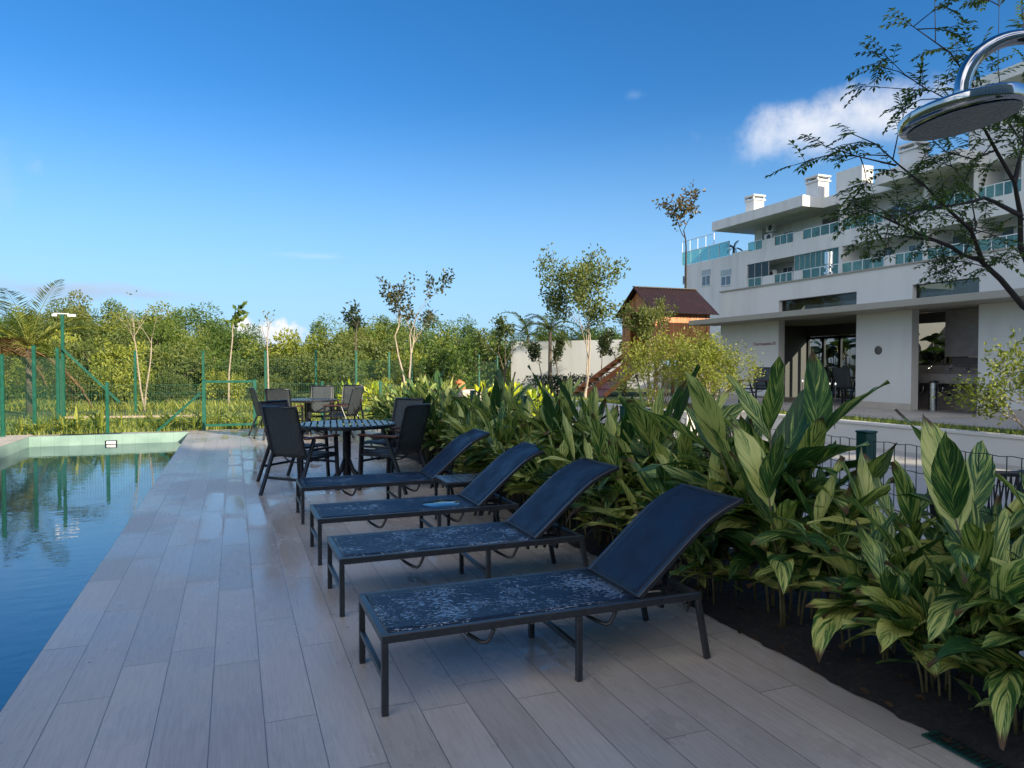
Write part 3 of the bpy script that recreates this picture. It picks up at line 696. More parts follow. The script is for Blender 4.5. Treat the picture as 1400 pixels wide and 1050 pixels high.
copy_tree(ch0, (1.72, 15.75, 0), R(165), 'dining chair behind the far round table facing the pool deck')
copy_tree(ch0, (2.35, 16.1, 0), R(150), 'farthest dining chair, behind the far table beside the bright plants')

# ------------------------------------------------------------------ green fences
def fence_panel(o, p, q, z0, z1, dv=.065, dh=.13, r=.0017, mat='wire', wavy=True):
    p, q = Vector((*p, 0)), Vector((*q, 0)); L = (q-p).length; d = (q-p)/L; m = MB(); n = max(2, round(L/dv)); k = max(2, round((z1-z0)/dh))
    for i in range(n+1):
        a = p+d*(L*i/n); m.beam((a.x, a.y, z0), (a.x, a.y, z1), r*2, r*2)
    nn = Vector((-d.y, d.x, 0))
    for j in range(k+1):
        z = z0+(z1-z0)*j/k
        if wavy:
            for i in range(n):
                a = p+d*(L*i/n)+nn*.005; b = p+d*(L*(i+1)/n)+nn*.005; mid = (a+b)/2
                s1 = .003 if i % 2 else -.003
                m.beam((a.x, a.y, z), (mid.x, mid.y, z+s1), r*2, r*2); m.beam((mid.x, mid.y, z+s1), (b.x, b.y, z), r*2, r*2)
        else:
            a = p+nn*.005; b = q+nn*.005; m.beam((a.x, a.y, z), (b.x, b.y, z), r*2, r*2)
    return m.build('mesh_panel', M[mat], o)
def post(o, x, y, h, w=.06, mat='green', z=0.):
    m = MB(); m.beam((x, y, z-.03), (x, y, z+h), w, w, up=(0, 1, 0)); m.beam((x, y, z+h), (x, y, z+h+.012), w+.008, w+.008, up=(0, 1, 0)); return m.build('post', M[mat], o, bevel=.004)
# fence along the plants
o = thing('mesh_fence', (0, 0, 0), 'low dark green wire mesh fence running through the striped plants', 'fence')
ys = [-2.1, .43, 2.95, 5.55, 7.9, 9.9, 11.9, 13.9]
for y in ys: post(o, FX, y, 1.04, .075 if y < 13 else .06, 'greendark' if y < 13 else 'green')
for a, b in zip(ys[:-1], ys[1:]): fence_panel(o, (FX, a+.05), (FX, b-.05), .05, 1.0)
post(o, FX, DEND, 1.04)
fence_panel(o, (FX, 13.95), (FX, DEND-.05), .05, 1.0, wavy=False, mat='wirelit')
# fence behind the pool
o = thing('mesh_fence', (0, 0, 0), 'low bright green pool fence with a sloping brace behind the far pool edge', 'fence')
for x in (-2.48, -4.33): post(o, x, DEND, 1.06)
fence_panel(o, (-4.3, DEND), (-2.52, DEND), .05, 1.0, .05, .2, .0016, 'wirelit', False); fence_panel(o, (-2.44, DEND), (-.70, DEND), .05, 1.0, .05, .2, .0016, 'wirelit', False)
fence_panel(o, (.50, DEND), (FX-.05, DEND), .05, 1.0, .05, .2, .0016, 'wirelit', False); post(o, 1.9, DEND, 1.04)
m = MB(); m.beam((-.68, DEND+.04, .82), (-1.55, DEND+.04, .0), .05, .05); m.build('brace', M['green'], o)
o = thing('pool_gate', (-.62, DEND, 0), 'green tubular gate frame with fine wire mesh beside the pool corner', 'gate')
for x in (0, 1.05): post(o, x, 0, 1.09, .075)
for z_ in (1.06, .1):
    m = MB(); m.beam((.038, 0, z_), (1.012, 0, z_), .05, .05); m.build('rail', M['green'], o)
fence_panel(o, (.05, 0), (1.0, 0), .12, 1.03, .05, .2, .0018, 'wirelit', False)
# outer fence: left side, then along the wood
o = thing('mesh_fence', (0, 0, 0), 'tall green mesh fence along left side and back of garden with braced corner post', 'fence')
lx = [(-4.3, 5.5), (-4.3, 7.7), (-4.3, 9.9), (-4.3, 12.1), (-4.25, 14.4), (-4.25, 16.7), (-4.2, 18.9), (-4.2, 21.2)]
for x, y in lx: post(o, x, y, 1.62 if y < 17 else 1.86, .07)
cor = (-4.5, 23.4); post(o, *cor, 2.85, .08)
bk = [(185, 22), (278, 21.7), (363, 21.7), (432, 22.5), (487, 24), (532, 26), (563, 28), (612, 30), (655, 32), (680, 34)]
bp = []
for px, d in bk:
    a = at(px, 520, d=d); bp.append((a.x, a.y)); post(o, a.x, a.y, 1.86 if px < 420 else 1.9, .07)
pts = lx+[cor]+bp
for a, b in zip(pts[:-1], pts[1:]):
    fence_panel(o, a, b, .08, 1.6, .065, .25, .0014, 'wirelit', False)
m = MB(); m.beam((-4.5, 23.3, 1.9), (-3.1, 23.4, .35), .06, .06); m.build('brace', M['green'], o)
m = MB(); m.box((-4.70, 23.37, 2.865), (-4.34, 23.43, 2.89)); m.box((-4.36, 23.33, 2.80), (-4.17, 23.46, 2.864)); m.box((-4.74, 23.34, 2.80), (-4.63, 23.45, 2.864)); m.build('floodlight', M['plastic'], o)
m = MB(); m.beam((-4.2, 22.0, .03), (-.8, 21.0, .06), .05, .05); tag(m.build('pipe', M['bark_pale']), 'thin pale pipe lying along the edge of the wild grass behind the fence', 'pipe')

# ------------------------------------------------------------------ plants: generators
def rdir(r): 
    z = r.uniform(-1, 1); a = r.uniform(0, 6.2832); q = math.sqrt(1-z*z); return Vector((q*math.cos(a), q*math.sin(a), z))
def leafq(mb, p, d, up, L, w, tone):           # folded diamond leaf
    s = d.cross(up)
    if s.length < 1e-3: s = d.cross(Vector((1, 0, 0)))
    s = s.normalized()*w/2; n = s.cross(d).normalized()*(w*.25)
    mb.add([p, p+d*L*.5+s+n, p+d*L, p+d*L*.5-s+n], [(0, 1, 2), (0, 2, 3)], tone=tone)
def long_leaf(mb, p, d, L, W, droop, tone, r, nseg=7, fold=.22):
    p = Vector(p); d = Vector(d).normalized(); side = d.cross(Vector((0, 0, 1)))
    if side.length < 1e-3: side = Vector((1, 0, 0))
    side = side.normalized(); side = Matrix.Rotation(r.uniform(-.5, .5), 3, d) @ side
    vs = []; uv = []; ph = r.uniform(0, 6); bend = r.gauss(0, .28); fold *= r.uniform(.5, 2.2)
    for i in range(nseg+1):
        t = i/nseg; w = W*(math.sin(math.pi*min(1, .04+.96*t**.82))**.85)*.5 if i < nseg else 0.001
        n = side.cross(d).normalized(); wob = .13*W*math.sin(t*11+ph)*t
        f = abs(w)*fold
        for k, (sg, v) in enumerate(((-1, 0), (-.5, .25), (0, .5), (.5, .75), (1, 1))):
            vs.append(p+side*(w*sg)+n*(f*abs(sg)**1.4+(wob*sg if i else 0))); uv.append((t, v))
        p = p+d*(L/nseg); d = (d+Vector((0, 0, -1))*droop/nseg*(.4+1.2*t)+side*bend/nseg).normalized()
        side = (side-d*side.dot(d)).normalized()
    fs = [(i*5+j, i*5+j+1, (i+1)*5+j+1, (i+1)*5+j) for i in range(nseg) for j in range(4)]
    mb.add(vs, fs, uv, tone=tone)
def ginger(seed, canes, hmin, hmax, big=1., nseg=7, spread=.16, lean=.25):
    r = random.Random(seed); ms, ml = MB(), MB()
    for c in range(canes):
        a = r.uniform(0, 6.28); rad = spread*math.sqrt(r.random()); b = Vector((rad*math.cos(a), rad*math.sin(a), 0))
        h = r.uniform(hmin, hmax); ld = Vector((math.cos(a), math.sin(a), 0))*lean*r.uniform(.2, 1.2)+Vector((r.uniform(-.1, .1), r.uniform(-.1, .1), 0))
        pts = [b+Vector((0, 0, h*t))+ld*(h*t**1.6) for t in (0, .25, .5, .75, 1)]
        ms.tube(pts, [.0075, .0075, .007, .006, .004], 6)
        nl = r.randint(8, 12); pl = r.uniform(0, 3.14)
        for k in range(nl):
            t = .38+.62*(k+r.uniform(-.3, .3))/(nl-1); t = min(1, max(.2, t)); i = min(3, int(t*4)); p = pts[i].lerp(pts[i+1], t*4-i)
            ax = (pts[i+1]-pts[i]).normalized(); ang = pl+(k % 2)*math.pi+r.uniform(-.55, .55)
            o_ = Vector((math.cos(ang), math.sin(ang), 0)); el = R(r.uniform(40, 88)) if t < .9 else R(r.uniform(10, 52))
            d = (ax*math.cos(el)+o_*math.sin(el)).normalized()
            L = r.uniform(.28, .47)*(1 if t > .45 else .75); L *= big; Wd = L*(r.uniform(.20, .29) if big == 1 else r.uniform(.24, .33))
            tone = r.random()*.95; dr = r.uniform(.5, 1.3) if t < .92 else r.uniform(.1, .6)
            if t < .5 and r.random() < .25: tone = .97; dr = 3.0; Wd *= .5; L *= .8
            long_leaf(ml, p, d, L, Wd, dr, tone, r, nseg)
    return ms, ml
def make_ginger(seed, canes, hmin, hmax, big=1.):
    ms, ml = ginger(seed, canes, hmin, hmax, big)
    o = thing('ginger_plant', (0, 0, -50), 'x', 'plant', 'striped ginger plants along the fence')
    ms.build('stem', M['cane'], o, smooth=True); ml.build('leaf', M['ginger'], o, smooth=True); return o
protos = [make_ginger(11+i, *c) for i, c in enumerate(((8, .32, .60), (10, .36, .68), (10, .38, .72), (8, .50, .92), (9, .30, .58), (8, .42, .76), (9, .66, 1.0, 1.28), (8, .42, .78, 1.22)))]
random.seed(21)
near = [  # x, y, proto, rot, scale, label
    (2.70, 1.74, 4, .4, 1.0, 'nearest striped ginger clump with brown dry leaves at the right edge'),
    (2.74, 2.08, 7, 1.9, .68, 'short striped ginger clump at the deck edge just left of the nearest one'),
    (2.80, 2.52, 7, 3.4, .82, 'striped ginger clump with bare canes in front of the nearest fence post'),
    (2.76, 2.98, 7, 5.0, .98, 'large striped ginger clump with bare canes, right of the nearest lounger headrest'),
    (3.02, 2.30, 5, 2.2, .95, 'striped ginger clump behind, touching the wire fence right of the nearest post'),
    (2.90, 3.32, 6, .9, 1.04, 'tallest striped ginger clump with broad upright leaves left of the nearest post'),
    (2.62, 3.45, 0, 4.2, .8, 'small low striped ginger at the bed edge behind the nearest lounger'),
    (3.00, 1.95, 7, 4.4, 1.05, 'dark striped ginger clump by the fence at the right border'),
]
used = set()
def put(x, y, k, rz, s, label):
    if k not in used:
        used.add(k); o = protos[k]; o.location = (x, y, .03); o.rotation_euler = (0, 0, rz); o.scale = s if isinstance(s, tuple) else (s,)*3; o['label'] = label; return o
    return copy_tree(protos[k], (x, y, .03), rz, label, s)
for a in near: put(*a)
cnt = 0; LAB = 'shaded striped ginger clump in the crowded row behind the loungers, in front of the fence'
y = 3.85; row = 0
while y < 13.9:
    row += 1
    for x in ((2.66, 3.03) if y < 8.5 else (2.72, 3.08)):
        yy = y+random.uniform(-.1, .1)+(.16 if x > 3 else 0)
        lab = ('shaded striped ginger clump in the row behind the loungers' if yy < 7.4 else 'striped ginger clump in the row between the round tables and the fence') if yy < 12.2 else 'sunlit yellow-green ginger clump at the far end of the hedge'
        put(x+random.uniform(-.06, .06), yy, random.choice((0, 1, 2, 4, 5, 1, 2)), random.uniform(0, 6.28), random.uniform(.85, 1.05) if x < 2.9 else (1.0, 1.0, random.uniform(1.0, 1.36)), lab)
    y += .40 if y < 8 else .5
for k in range(8):
    if k not in used: put(2.9, 13.9+k*.1, k, 0, .9, 'sunlit yellow-green ginger clump at the far end of the hedge')

# ------------------------------------------------------------------ trees
def grow(r, mb, p, d, L, rad, depth, tips, segs=4, wig=.25, upb=.12, split=(2, 3), ang=.6, shrink=.68, n=6):
    pts = [p]; rs = [rad]
    for i in range(segs):
        d = (d+Vector((r.gauss(0, wig), r.gauss(0, wig), r.gauss(0, wig)+upb))/segs*2).normalized()
        p = p+d*(L/segs); pts.append(p); rs.append(rad*(1-.4*(i+1)/segs))
    mb.tube(pts, rs, n if depth > 1 else max(4, n-2), cap=False)
    if depth <= 0: tips.append((pts[-1], d)); tips.append((pts[-2], d)); return
    if depth <= 1: tips.append((pts[-1], d)); tips.append((pts[2], d))
    for k in range(r.randint(*split)):
        q = rdir(r); nd = (d+(q-d*q.dot(d)).normalized()*math.tan(ang*r.uniform(.6, 1.3))).normalized()
        s = r.uniform(.55, 1) if k else 1
        i = segs if s == 1 else r.randint(max(1, segs-2), segs)
        grow(r, mb, pts[i], nd, L*shrink*r.uniform(.8, 1.15), rs[i]*.72, depth-1, tips, segs, wig, upb, split, ang, shrink, n)
def wood_tree(seed, H, Wd, nl, ls, leafmat, name, trunk_vis=.35, base=.12):
    r = random.Random(seed); mt, ml = MB(), MB()
    mt.tube([(0, 0, -.1), (r.uniform(-.1, .1), r.uniform(-.1, .1), H*.4), (r.uniform(-.2, .2), r.uniform(-.2, .2), H*.75)], [.09, .07, .03], 6)
    lumps = []
    for i in range(26):
        q = rdir(r); k = r.uniform(.55, 1.0); c = Vector((q.x*Wd*.5*k, q.y*Wd*.5*k, H*(.55+.42*q.z*k)+r.uniform(-.1, .12)*H))
        if c.z < H*base: c.z = H*base+r.random()*.3
        lumps.append((c, Wd*r.uniform(.10, .22), r.random()))
        if i % 3 == 0: mt.tube([(0, 0, H*.35), tuple(c*.6+Vector((0, 0, H*.2))), tuple(c)], [.03, .018, .008], 4, cap=False)
    for i in range(nl):
        c, lr, t = lumps[r.randrange(len(lumps))]; q = rdir(r); p = c+q*lr*(r.random()**.4)
        p.z = max(.05, p.z); d = (q*.7+rdir(r)*.8+Vector((0, 0, .1))).normalized()
        leafq(ml, p, d, rdir(r), ls*r.uniform(.7, 1.4), ls*r.uniform(.35, .6), min(1, max(0, t*.5+r.uniform(0, .5))))
    o = thing(name, (0, 0, -50), 'x', 'tree' if H > 3 else 'bush')
    mt.build('trunk', M['bark'], o, smooth=True); ml.build('crown', leafmat, o); return o
kinds = [wood_tree(101, 5.2, 4.6, 8500, .18, M['wood_leaf'], 'woodland_tree'), wood_tree(102, 4.6, 5.2, 8500, .17, M['wood_leaf'], 'woodland_tree'),
         wood_tree(103, 5.6, 4.2, 7500, .19, M['olive_leaf'], 'woodland_tree'), wood_tree(104, 5.0, 4.4, 7000, .20, M['wood_leaf'], 'woodland_tree')]
bushes = [wood_tree(111, 2.2, 3.0, 4200, .15, M['lime_leaf'], 'wild_bush', base=.02), wood_tree(112, 2.6, 2.8, 4200, .16, M['wood_leaf'], 'wild_bush', base=.02), wood_tree(113, 1.8, 2.8, 3600, .14, M['olive_leaf'], 'wild_bush', base=.02)]
TL = ['leafy mid green tree in the wood beyond the fence', 'broad mid green tree in the wood beyond the fence', 'olive coloured tree in the wood beyond the fence', 'darker green tree in the wood beyond the fence']
BL = ['yellow green wild bush in the thicket beyond the fence', 'mid green wild bush in the thicket beyond the fence', 'low olive wild bush in the thicket beyond the fence']
first = set()
def plant(lst, k, loc, rz, s, label, group):
    key = id(lst[k])
    if key not in first:
        first.add(key); o = lst[k]; o.location = loc; o.rotation_euler = (0, 0, rz); o.scale = (s,)*3; o['label'] = label; o['group'] = group; return o
    return copy_tree(lst[k], loc, rz, label, s, group)
random.seed(77)
def sil(px):            # height of the tree line in the photograph (pixel row)
    P = [(-200, 400), (0, 425), (110, 408), (200, 420), (260, 425), (320, 445), (345, 470), (415, 465), (450, 440), (480, 432), (560, 440), (640, 442), (720, 448), (800, 440), (1000, 440)]
    for (a, b), (c, d) in zip(P[:-1], P[1:]):
        if a <= px <= c: return b+(d-b)*(px-a)/(c-a)
    return 440
for d, step in ((56, 40), (46, 52)):
    px = -170
    while px < 830:
        dd = d*random.uniform(.94, 1.06); a = at(px+random.uniform(-8, 8), 520, d=dd); top = CAMH+(500-sil(px)-random.uniform(-14, 14))*dd/F
        k = random.choices(range(4), (4, 4, 3, 2))[0]; h0 = (5.2, 4.6, 5.6, 5.0)[k]*1.06
        if d < 50: top *= random.uniform(.72, .95)
        plant(kinds, k, (a.x, a.y, -.05), random.uniform(0, 6.28), max(.45, top/h0), TL[k], 'trees of the wood beyond the fence'); px += step*random.uniform(.8, 1.2)
for d, step, lo, hi in ((37, 62, 2.3, 3.1), (30, 66, 1.7, 2.5), (25.5, 70, .9, 1.7)):
    px = -170
    while px < (700 if d > 35 else 640):
        dd = d*random.uniform(.95, 1.05); a = at(px, 520, d=dd)
        k = random.choices(range(3), (5, 3, 2) if d < 35 else (2, 4, 3))[0]; h = random.uniform(lo, hi)
        plant(bushes, k, (a.x, a.y, -.06), random.uniform(0, 6.28), h/(2.2, 2.6, 1.8)[k], BL[k], 'bushes of the thicket beyond the fence'); px += step*random.uniform(.75, 1.15)
# tall wild grass at the foot of the thicket
m = MB()
def wild():
    a = at(random.uniform(-120, 640), 520, d=random.uniform(22.6, 26)); return (a.x, a.y)
blades(m, 5000, wild, -.05, .32, .012, 1.0)
tag(m.build('wild_grass', M['grass']), 'tall yellow green wild grass at the foot of the thicket', 'grass', kind='stuff')

def sparse_tree(name, base, H, seed, leafmat, barkmat, label, depth=3, lean=(0, 0), ntip=26, ls=.09, spread=.28, stems=1, trunk=.4, rad=.045, ang=.45, skip=.25, cat='tree'):
    r = random.Random(seed); mt, ml = MB(), MB(); tips = []
    for s in range(stems):
        d = Vector((lean[0]+r.uniform(-.2, .2)*(stems > 1), lean[1]+r.uniform(-.2, .2)*(stems > 1), 1)).normalized()
        p0 = Vector((r.uniform(-.06, .06)*(stems > 1), r.uniform(-.06, .06)*(stems > 1), -.1)); p1 = p0+d*H*trunk*.5+Vector((r.uniform(-.06, .06), r.uniform(-.06, .06), 0)); p2 = p0+d*H*trunk
        mt.tube([p0, p1, p2], [rad, rad*.85, rad*.7], 8, cap=False)
        grow(r, mt, p2, d, H*(1-trunk)*.42, rad*.68, depth, tips, 4, .22, .14, (2, 3), ang, .72, 6)
    zt = max(t[0].z for t in tips) or 1
    o = thing(name, base, label, cat); f = H/zt
    for p, d in tips:
        if r.random() < skip: continue
        tn = r.random()
        for k in range(ntip):
            q = p-d*(spread*1.1*r.random())+rdir(r)*spread*.62*r.random()**.5; dd = (d*.6+rdir(r)).normalized()
            leafq(ml, q, dd, rdir(r), ls*r.uniform(.7, 1.3), ls*r.uniform(.4, .55), min(1, tn*.5+r.uniform(0, .5)))
    o.scale = (f,)*3
    mt.build('trunk', barkmat, o, smooth=True)
    if ml.v: ml.build('crown', leafmat, o)
    return o
def gp(px, d, z=0.):
    a = at(px, 500, d=d); return (a.x, a.y, z)
sparse_tree('slender_tree', gp(557, 19), 4.1, 5, M['rust_leaf'], M['bark_pale'], 'slender pale-trunked tree with sparse brownish leaves left of the middle', 4, ntip=5, ls=.13, spread=.26, trunk=.34, rad=.04, ang=.42, stems=2, skip=.25)
sparse_tree('slender_tree', gp(803, 22.5, TZ), 5.0, 9, M['olive_leaf'], M['bark_pale'], 'forked pale-trunked tree with loose green crown left of the wooden playhouse', 4, lean=(.08, 0), ntip=22, ls=.14, spread=.52, trunk=.10, rad=.05, ang=.68, stems=2, skip=.05)
sparse_tree('slender_tree', gp(888, 18.6, TZ), 2.75, 17, M['olive_leaf'], M['bark_pale'], 'thin airy tree screening the dark gable side of the wooden playhouse', 3, lean=(-.04, 0), ntip=22, ls=.085, spread=.26, trunk=.3, rad=.03, ang=.55, stems=3, skip=.05)
sparse_tree('slender_tree', gp(937, 30, TZ), 8.4, 13, M['rust_leaf'], M['bark_dark'], 'tall thin tree with a small crown standing before the apartment terrace', 3, ntip=11, ls=.19, spread=.42, trunk=.62, rad=.055, ang=.95, skip=.2)
sparse_tree('sapling', gp(197, 23), 3.9, 21, M['olive_leaf'], M['bark_pale'], 'nearly leafless sapling with bare crooked twigs rising above the thicket', 3, ntip=1, ls=.1, spread=.1, trunk=.42, rad=.035, ang=.5, skip=.75, stems=2)
sparse_tree('sapling', gp(366, 22.6), 3.2, 23, M['olive_leaf'], M['bark_pale'], 'thin bare whitish sapling by a green fence post in front of the small cloud', 2, ntip=2, ls=.1, spread=.1, trunk=.55, rad=.03, ang=.3, skip=.7)
sparse_tree('sapling', gp(312, 24), 3.4, 27, M['wood_leaf'], M['bark_pale'], 'thin sapling with a tuft of large green leaves on top, left of the small cloud', 2, ntip=6, ls=.24, spread=.26, trunk=.7, rad=.03, ang=.6, skip=.1, lean=(.06, 0))
sparse_tree('sapling', gp(487, 25), 3.6, 31, M['dark_leaf'], M['bark'], 'small dark leaved sapling left of the slender brownish tree', 3, ntip=5, ls=.15, spread=.3, trunk=.66, rad=.03, ang=.95, skip=.2)
sparse_tree('slender_tree', gp(690, 30), 3.6, 35, M['olive_leaf'], M['bark'], 'thin-leaved grey twiggy tree in front of the white boundary wall end', 3, ntip=14, ls=.14, spread=.3, trunk=.3, rad=.05, ang=.5, stems=2)
for i, (px, d, h, lb) in enumerate(((762, 31, 2.6, 'small round-headed tree before the white wall, nearest the feather palms'), (740, 33, 2.3, 'low dark tree at the left part of the white boundary wall'), (822, 31, 2.5, 'small dark tree before the white wall beside the wooden stairs'), (843, 33, 2.9, 'dark tree rising behind the wooden stairs and playhouse'))):
    sparse_tree('garden_tree', gp(px, d, TZ*.5), h, 40+i, M['dark_leaf'], M['bark'], lb, 3, ntip=22, ls=.14, spread=.26, trunk=.35, rad=.04, ang=.5)
# sunlit multi-stem shrubs on the terrace
def shrub(base, H, seed, label, mat='lime_leaf', ls=.06, stems=11, nt=14):
    r = random.Random(seed); mt, ml = MB(), MB(); tips = []
    for s in range(stems):
        a = 6.28*s/stems+r.uniform(-.4, .4); k_ = r.uniform(.25, .95); d = Vector((math.cos(a)*k_, math.sin(a)*k_, 1)).normalized()
        grow(r, mt, Vector((math.cos(a)*.06, math.sin(a)*.06, -.05)), d, H*.36, .016, 3, tips, 4, .24, .08, (2, 3), .6, .72, 5)
    for p, d in tips:
        tn = r.random()
        for k in range(nt):
            q = p+rdir(r)*.17*r.random()**.5-d*r.uniform(0, .22); leafq(ml, q, (d*.5+rdir(r)).normalized(), rdir(r), ls*r.uniform(.7, 1.4), ls*r.uniform(.4, .6), min(1, tn*.5+r.uniform(0, .55)))
    zt = max(t[0].z for t in tips); o = thing('garden_shrub', base, label, 'shrub'); o.scale = (H/zt,)*3
    mt.build('stem', M['bark_pale'], o, smooth=True); ml.build('crown', M[mat], o); return o
shrub((9.65, 14.75, TZ), 1.98, 61, 'sunlit yellow-green shrub on the terrace right below the playhouse front')
shrub((9.95, 13.35, TZ), 1.85, 62, 'sunlit yellow-green shrub right of its twin, hiding the pavilion corner')
shrub((10.75, 6.75, TZ), 1.5, 63, 'bright leafy shrub cut off by the right edge, below the large tree', stems=6)
# bright low plants behind the far hedge
for i, (px, py, d) in enumerate(((662, 528, 14.5), (690, 524, 15), (716, 532, 13.6), (738, 536, 13), (705, 520, 16), (560, 522, 16.5), (515, 520, 17.6), (480, 525, 18.2))):
    a = at(px, 520, d=d); r = random.Random(200+i); ml = MB()
    for k in range(70):
        q = rdir(r); p = Vector((q.x*.22, q.y*.22, .55+.35*q.z)); leafq(ml, p, (q+Vector((0, 0, .6))).normalized(), rdir(r), .2*r.uniform(.7, 1.3), .09, r.random())
    ms = MB()
    for k in range(7): ms.tube([(0, 0, 0), (r.uniform(-.1, .1), r.uniform(-.1, .1), .5)], .008, 5)
    o = thing('bright_shrub', (a.x, a.y, 0), 'bright yellow leafed low shrub beyond the middle of the hedge' if px > 600 else 'bright yellow leafed low shrub behind the far table', 'shrub', 'bright yellow shrubs')
    ms.build('stem', M['cane'], o); ml.build('leaf', M['neon_leaf'], o)
# strap-leaved tufts along the pool fence
def tuft(seed, n, L, mat, name, label, cat, loc):
    r = random.Random(seed); ml = MB()
    for k in range(n):
        a = r.uniform(0, 6.28); e = R(r.uniform(35, 80)); long_leaf(ml, (math.cos(a)*.03, math.sin(a)*.03, 0), (math.cos(a)*math.cos(e), math.sin(a)*math.cos(e), math.sin(e)), L*r.uniform(.7, 1.2), .05*L/.4, r.uniform(.8, 1.8), r.random(), r, 5, .3)
    o = ml.build(name, mat, loc=loc, smooth=True); return tag(o, label, cat)
t0 = tuft(301, 12, .42, M['grass'], 'strap_leaf_plant', 'low strap-leaved plant in the sunlit row behind the pool fence', 'plant', (-3.9, 17.5, 0)); t0['group'] = 'strap-leaved plants behind the pool'
t1 = tuft(302, 10, .5, M['lime_leaf'], 'strap_leaf_plant', 'low strap-leaved plant in the sunlit row behind the pool fence', 'plant', (-3.4, 17.6, 0)); t1['group'] = 'strap-leaved plants behind the pool'
random.seed(9)
for i in range(34):
    s = random.choice((t0, t1)); c = s.copy(); C.objects.link(c); c.location = (random.uniform(-4.1, .6), 17.25+random.random()*1.5, -.03); c.rotation_euler = (0, 0, random.uniform(0, 6)); c.scale = (random.uniform(.7, 1.2),)*3
# palms
def palm(base, H, nf, L, seed, label, mat, name, up=(20, 80), droop=1.5, leaflet=.45, dead=0, bend=0):
    r = random.Random(seed); mt, ml, md = MB(), MB(), MB()
    mt.tube([(0, 0, -.1), (bend*.4, 0, H*.5), (bend, 0, H)], [.11, .10, .08], 8)
    for f in range(nf+dead):
        a = 6.28*f/nf+r.uniform(-.3, .3); e = R(r.uniform(*up)) if f < nf else R(r.uniform(-30, 5)); d = Vector((math.cos(a)*math.cos(e), math.sin(a)*math.cos(e), math.sin(e))); p = Vector((bend, 0, H)); pts = [p]; ds = [d]
        dm = ml if f < nf else md
        for i in range(10):
            p = p+d*(L/10); d = (d+Vector((0, 0, -droop/10))).normalized(); pts.append(p); ds.append(d)
        dm.tube(pts, [.016-.0013*i for i in range(11)], 4, cap=False, tone=.8)
        tn = r.random()
        for i in range(2, 44):
            t = i/44*10; j = min(9, int(t)); q = pts[j].lerp(pts[j+1], t-j); dd = ds[j]; s = dd.cross(Vector((0, 0, 1))).normalized(); LL = leaflet*math.sin(math.pi*(.12+.85*i/44))
            for sg in (-1, 1):
                w = (dd*.55+s*sg*.8+Vector((0, 0, .15-.35*r.random()))).normalized(); leafq(dm, q, w, Vector((0, 0, 1)), LL*r.uniform(.85, 1.1), .05, min(1, tn*.4+r.random()*.6))
    o = thing(name, base, label, 'palm'); mt.build('trunk', M['bark'], o, smooth=True); ml.build('fronds', mat, o)
    if dead: md.build('dead_fronds', M['brown_leaf'], o)
    return o
palm(gp(40, 21), 1.9, 9, 2.5, 401, 'yellow-green feather palm with hanging brown dead fronds at the left edge', M['palm_leaf'], 'feather_palm', (15, 80), 1.3, .6, 5)
palm(gp(-4, 19.5), 1.9, 9, 1.7, 402, 'brown withered palm cut off by the left edge', M['brown_leaf'], 'withered_palm', (-10, 40), 2.0, .5)
palm(gp(722, 38), 3.0, 12, 2.2, 403, 'greyish feather palm, left of the pair above the white wall', M['olive_leaf'], 'feather_palm', (10, 75), 2.3, .45)
palm(gp(752, 35), 3.1, 11, 1.9, 404, 'greyish feather palm, right of the pair above the white wall', M['olive_leaf'], 'feather_palm', (10, 75), 2.2, .4)
# tall tree outside the left edge; its twigs and its reflection show
tl = wood_tree(131, 6.6, 4.4, 3600, .2, M['dark_leaf'], 'tall_tree'); a = at(-172, 500, d=16.5); tl.location = (a.x, a.y, -.05); tl['label'] = 'tall tree at the left edge, seen as dark twigs and reflected in the pool'

